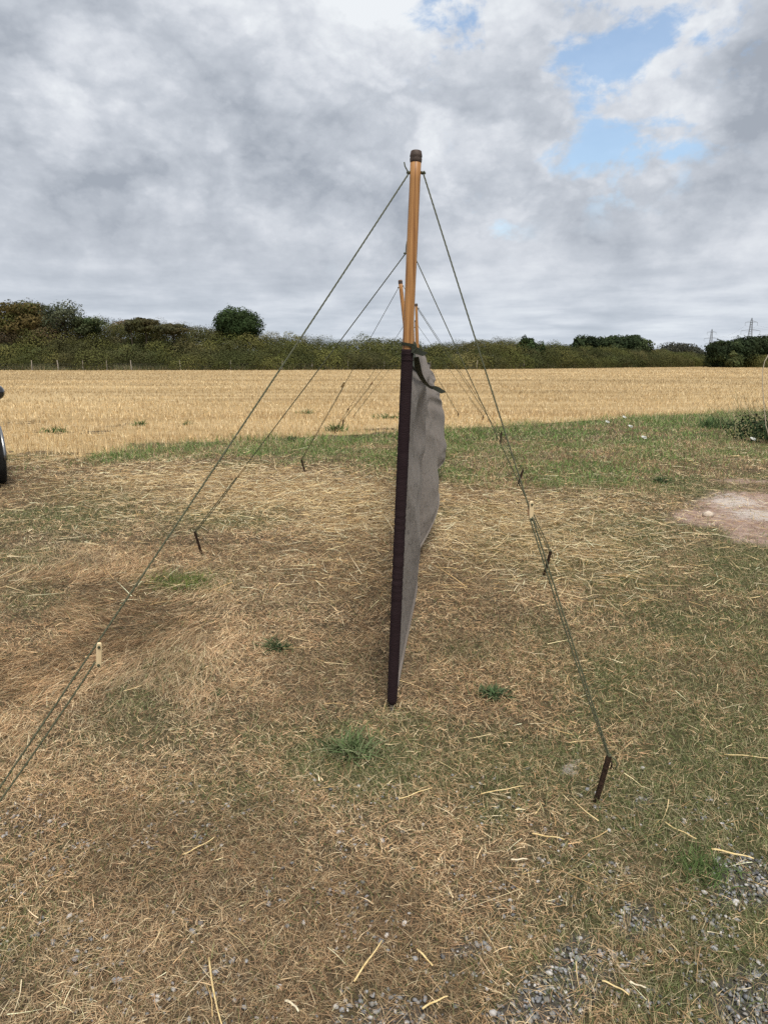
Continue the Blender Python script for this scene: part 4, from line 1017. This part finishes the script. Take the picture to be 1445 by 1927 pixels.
# one arching seeding stem close to the right edge of the view
p = ground(1470, 905); e = empty('seeding_grass', p, 'single pale grass stem arching in from the right edge against the dark wood', 'grass stem')
mb = MB(); Yq = p[1]
mb.tube([p, at(1440, 800, Yq), at(1434, 730, Yq), at(1434, 697, Yq), at(1438, 680, Yq), at(1445, 668, Yq), at(1456, 662, Yq)], [.006, .005, .005, .0045, .004, .006, .003], 6)
mb.build('stem', simple('dry_seed_stem', (.42, .36, .27), (.6, .52, .4), 30, .7), e, True)

# ---------------------------------------------------------------- stock fence at the foot of the bank
fp = [(-60, 672), (61, 670), (110, 673), (157, 671), (202, 674), (248, 674), (340, 676), (435, 677), (531, 679), (588, 679), (655, 680), (723, 680), (810, 679), (897, 677), (985, 679), (1080, 681)]
F0 = base_Y(0) - .4
fe = empty('wire_fence', (0, F0, 0), 'post and wire stock fence in front of the far scrub', 'fence')
tops_ = []
for k, (px, yt) in enumerate(fp):
    Y = base_Y(px) - .6; p = at(px, 695, Y); h = min(at(px, yt, Y)[2], 1.7)
    mb = MB(); rr = random.Random(k); mb.tube([(p[0], Y, -.2), (p[0] + rr.gauss(0, .02), Y, h * .5), (p[0] + rr.gauss(0, .05), Y, h)], [.085, .08, .075], 7); mb.build('post', M['post'], fe)
    tops_.append((p[0], Y))
for hh in (.35, .7, 1.05):
    mb = MB(); mb.tube([(x, y - .09, hh) for x, y in tops_], .008, 4); mb.build('wire', M['wire'], fe)

# ---------------------------------------------------------------- pylons
def pylon(px, ytop, Y, lab, rz, leg_px=None):
    H = at(px, ytop, Y)[2]; X = at(px, 680, Y)[0]
    e = empty('electricity_pylon', (X, Y, 0), lab, 'pylon', 'lattice pylons on the skyline')
    s = H / 48.; ca, sa2 = math.cos(rz), math.sin(rz)
    def W_(x, y, z): return np.array([X + x * ca - y * sa2, Y + x * sa2 + y * ca, z])
    th = .16 * s + .02 * Y / 500
    def half(z):
        return np.interp(z / H, [0, .55, .70, .94, 1], [4.2 * s, 2.0 * s, 1.35 * s, .8 * s, .15 * s])
    mb = MB()
    for sx, sy in ((1, 1), (1, -1), (-1, 1), (-1, -1)):
        mb.tube([W_(sx * half(z), sy * half(z), z) for z in np.linspace(0, H, 12)], th, 4)
    lv = list(np.linspace(0, .55, 7) * H) + list(np.linspace(.62, .97, 8) * H)
    for z0, z1 in zip(lv[:-1], lv[1:]):
        a0, a1 = half(z0), half(z1)
        for (p0, p1) in (((-1, -1), (1, -1)), ((1, -1), (1, 1)), ((1, 1), (-1, 1)), ((-1, 1), (-1, -1))):
            mb.tube([W_(p0[0] * a0, p0[1] * a0, z0), W_(p1[0] * a1, p1[1] * a1, z1)], th * .55, 3)
            mb.tube([W_(p1[0] * a0, p1[1] * a0, z0), W_(p0[0] * a1, p0[1] * a1, z1)], th * .55, 3)
    mb.build('tower', M['galv'], e)
    ends = []
    for fz, arm in ((.90, 6.2), (.715, 9.6), (.555, 7.8)):
        z = H * fz; a = arm * s; mb = MB(); hw = half(z)
        for sx in (-1, 1):
            tip = W_(sx * a, 0, z)
            for sy in (-1, 1): mb.tube([W_(sx * hw, sy * hw, z), tip], th * .6, 3); mb.tube([W_(sx * hw, sy * hw, z + 1.6 * s), tip], th * .6, 3)
            ends.append((sx, fz, tip - np.array([0, 0, 3.4 * s])))
        arm_o = mb.build('cross_arm', M['galv'], e)
        for sx in (-1, 1):
            tip = W_(sx * a, 0, z); mb = MB(); mb.tube([tip, tip - np.array([0, 0, 3.4 * s])], th * .7, 5); mb.build('insulator', M['galv'], arm_o)
    return e, ends
_, e2 = pylon(1405, 598, 720, 'taller nearer lattice pylon above the right-hand wood', R(-12))
_, e1 = pylon(1333, 619, 960, 'smaller lattice pylon between the wooded hill and the right-hand wood', R(-10))
pylon(666, 637, 1500, 'tiny faint pylon just above the hedge left of the windbreak', R(0))
_, e3 = pylon(1640, 585, 560, 'lattice pylon carrying the line off to the right, outside the frame', R(-14))
for (A_, B_) in ((e1, e2), (e2, e3)):
    for (a, b_) in zip(A_, B_):
        e = empty('power_cable', a[2], '%s %s overhead cable %s' % ({.90: 'upper', .715: 'middle', .555: 'lower'}[a[1]], 'left-hand' if a[0] < 0 else 'right-hand', 'strung between the two pylons at right' if A_ is e1 else 'running off the right edge from the taller pylon'), 'cable', 'overhead power cables')
        mb = MB(); mb.tube(catenary(a[2], b_[2], 7.0, 24), .045, 4); mb.build('wire', M['cable'], e)

# ---------------------------------------------------------------- parked car at the left edge
fwd = np.array([.56, -.83]); fwd /= np.linalg.norm(fwd); left = np.array([-fwd[1], fwd[0]])   # car's left flank faces the scene
whl = np.array([-4.745, 8.45]) ; org = whl - fwd * 1.32 - left * .90
def cw(x, y, z): return np.array([org[0] + fwd[0] * x + left[0] * y, org[1] + fwd[1] * x + left[1] * y, z])
ce = empty('parked_car', cw(0, 0, 0), 'black car at the left edge with only its mirror and a wheel in view', 'car')
st = [(-2.12, .62, .50, .80), (-2.05, .78, .40, .92), (-1.8, .87, .32, 1.0), (-1.0, .895, .26, 1.02), (0, .895, .24, .98), (.9, .89, .25, .95), (1.5, .87, .26, .90), (1.85, .80, .30, .80), (2.02, .66, .36, .70), (2.10, .50, .42, .62)]
V, F = [], []
for (x, hw, z0, z1) in st:
    hm = (z0 + z1) / 2
    for (y, z) in ((-hw * .9, z0), (-hw, z0 + .08), (-hw, hm), (-hw * .97, z1 - .06), (-hw * .88, z1), (0, z1 + .035), (hw * .88, z1), (hw * .97, z1 - .06), (hw, hm), (hw, z0 + .08), (hw * .9, z0), (0, z0 - .01)): V.append(cw(x, y, z))
k = 12
for i in range(len(st) - 1):
    for j in range(k): F.append((i * k + j, i * k + (j + 1) % k, (i + 1) * k + (j + 1) % k, (i + 1) * k + j))
F.append(tuple(range(k))[::-1]); F.append(tuple((len(st) - 1) * k + j for j in range(k)))
body = mesh('body', np.array(V), F, M['paint'], ce, True)
ss = body.modifiers.new('sub', 'SUBSURF'); ss.levels = 2; ss.render_levels = 2
cab = [(-1.75, .70, .70, 1.0, 1.02), (-1.35, .80, .62, 1.02, 1.42), (-.5, .84, .62, 1.0, 1.49), (.15, .84, .60, .98, 1.46), (.95, .80, .72, .94, .97)]
V, F = [], []
for (x, hb, ht, zb, zt) in cab:
    for (y, z) in ((-hb, zb), (-(hb + ht) / 2, (zb + zt) / 2), (-ht, zt - .03), (-ht * .8, zt), (ht * .8, zt), (ht, zt - .03), ((hb + ht) / 2, (zb + zt) / 2), (hb, zb)): V.append(cw(x, y, z))
for i in range(len(cab) - 1):
    for j in range(7): F.append((i * 8 + j, i * 8 + j + 1, (i + 1) * 8 + j + 1, (i + 1) * 8 + j))
mesh('window_glass', np.array(V), F, M['glass'], ce, True)
V, F = [], []
for (x, hb, ht, zb, zt) in cab[1:4]:
    for (y, z) in ((-ht * .98, zt - .02), (-ht * .8, zt + .008), (ht * .8, zt + .008), (ht * .98, zt - .02)): V.append(cw(x, y, z))
for i in range(2):
    for j in range(3): F.append((i * 4 + j, i * 4 + j + 1, (i + 1) * 4 + j + 1, (i + 1) * 4 + j))
rf = mesh('roof', np.array(V), F, M['paint'], ce, True); rf.modifiers.new('t', 'SOLIDIFY').thickness = .012
axl = (left[0], left[1], 0)
for (x, s_) in ((1.32, 1), (1.32, -1), (-1.30, 1), (-1.30, -1)):
    c = cw(x, s_ * .80, .325); a_ = tuple(v * s_ for v in axl)
    wh = MB(); wh.lathe([(.215, -.10), (.30, -.105), (.322, -.085), (.327, 0), (.322, .085), (.30, .105), (.215, .10)], c, a_, 40, close=True); wo_ = wh.build('wheel', M['tyre'], ce, True)
    rb = MB(); rb.lathe([(.0, .06), (.05, .075), (.06, .06), (.062, -.02)], c, a_, 20); rb.lathe([(.262, .104), (.258, .116), (.240, .120), (.215, .108), (.205, .09), (.195, -.08)], c, a_, 32)
    for q in range(5):
        a0 = 2 * math.pi * q / 5; qd = Vector((0, 0, 1)).rotation_difference(Vector(a_).normalized())
        p0 = c + np.array(qd @ Vector((.05 * math.cos(a0), .05 * math.sin(a0), .06))); p1 = c + np.array(qd @ Vector((.20 * math.cos(a0), .20 * math.sin(a0), .075)))
        rb.tube([p0, (p0 + p1) / 2, p1], [.030, .022, .032], 6)
    rb.build('rim', M['rim'], wo_, True)
    ar = MB(); pts = []
    for q in range(17):
        a0 = math.pi * (q / 16) ; pts.append(cw(x + .375 * math.cos(a0), s_ * .897, .34 + .375 * math.sin(a0)))
    ar.tube(pts, .022, 8); ar.build('wheel_arch', M['rim'], ce, True)
for s_ in (1, -1):
    mb = MB(); c = cw(.50, s_ * .955, 1.10)
    prof = [(.0, -.13), (.06, -.12), (.09, -.08), (.105, 0), (.098, .06), (.075, .10), (.04, .125), (.0, .13)]
    mb.lathe(prof, c, axl, 20); o = mb.build('wing_mirror', M['paint'], ce, True)
    mb = MB(); mb.tube([cw(.62, s_ * .82, 1.0), cw(.60, s_ * .92, 1.05)], [.03, .025], 8); mb.build('mirror_arm', M['cpl'], o, True)
    mb = MB(); c2 = cw(1.93, s_ * .60, .66); mb.lathe([(.0, .06), (.08, .05), (.12, .0), (.10, -.06)], c2, (fwd[0], fwd[1], .1), 18); mb.build('headlight', M['lamp'], ce, True)
    mb = MB(); c2 = cw(-2.04, s_ * .62, .80); mb.lathe([(.0, .05), (.07, .045), (.10, .0), (.09, -.05)], c2, (-fwd[0], -fwd[1], .1), 18); mb.build('tail_light', M['lens'], ce, True)
    for dx in (-.45, .55):
        pass
    mb = MB(); mb.tube([cw(1.02, s_ * .897, .35), cw(.0, s_ * .902, .33), cw(-1.0, s_ * .897, .35)], .03, 8); mb.build('sill_trim', M['cpl'], ce, True)
    for dx in (-.30, .62):
        mb = MB(); mb.tube([cw(dx - .10, s_ * .905, .88), cw(dx, s_ * .925, .88), cw(dx + .09, s_ * .905, .88)], .012, 8); mb.build('door_handle', M['paint'], ce, True)
print('done')
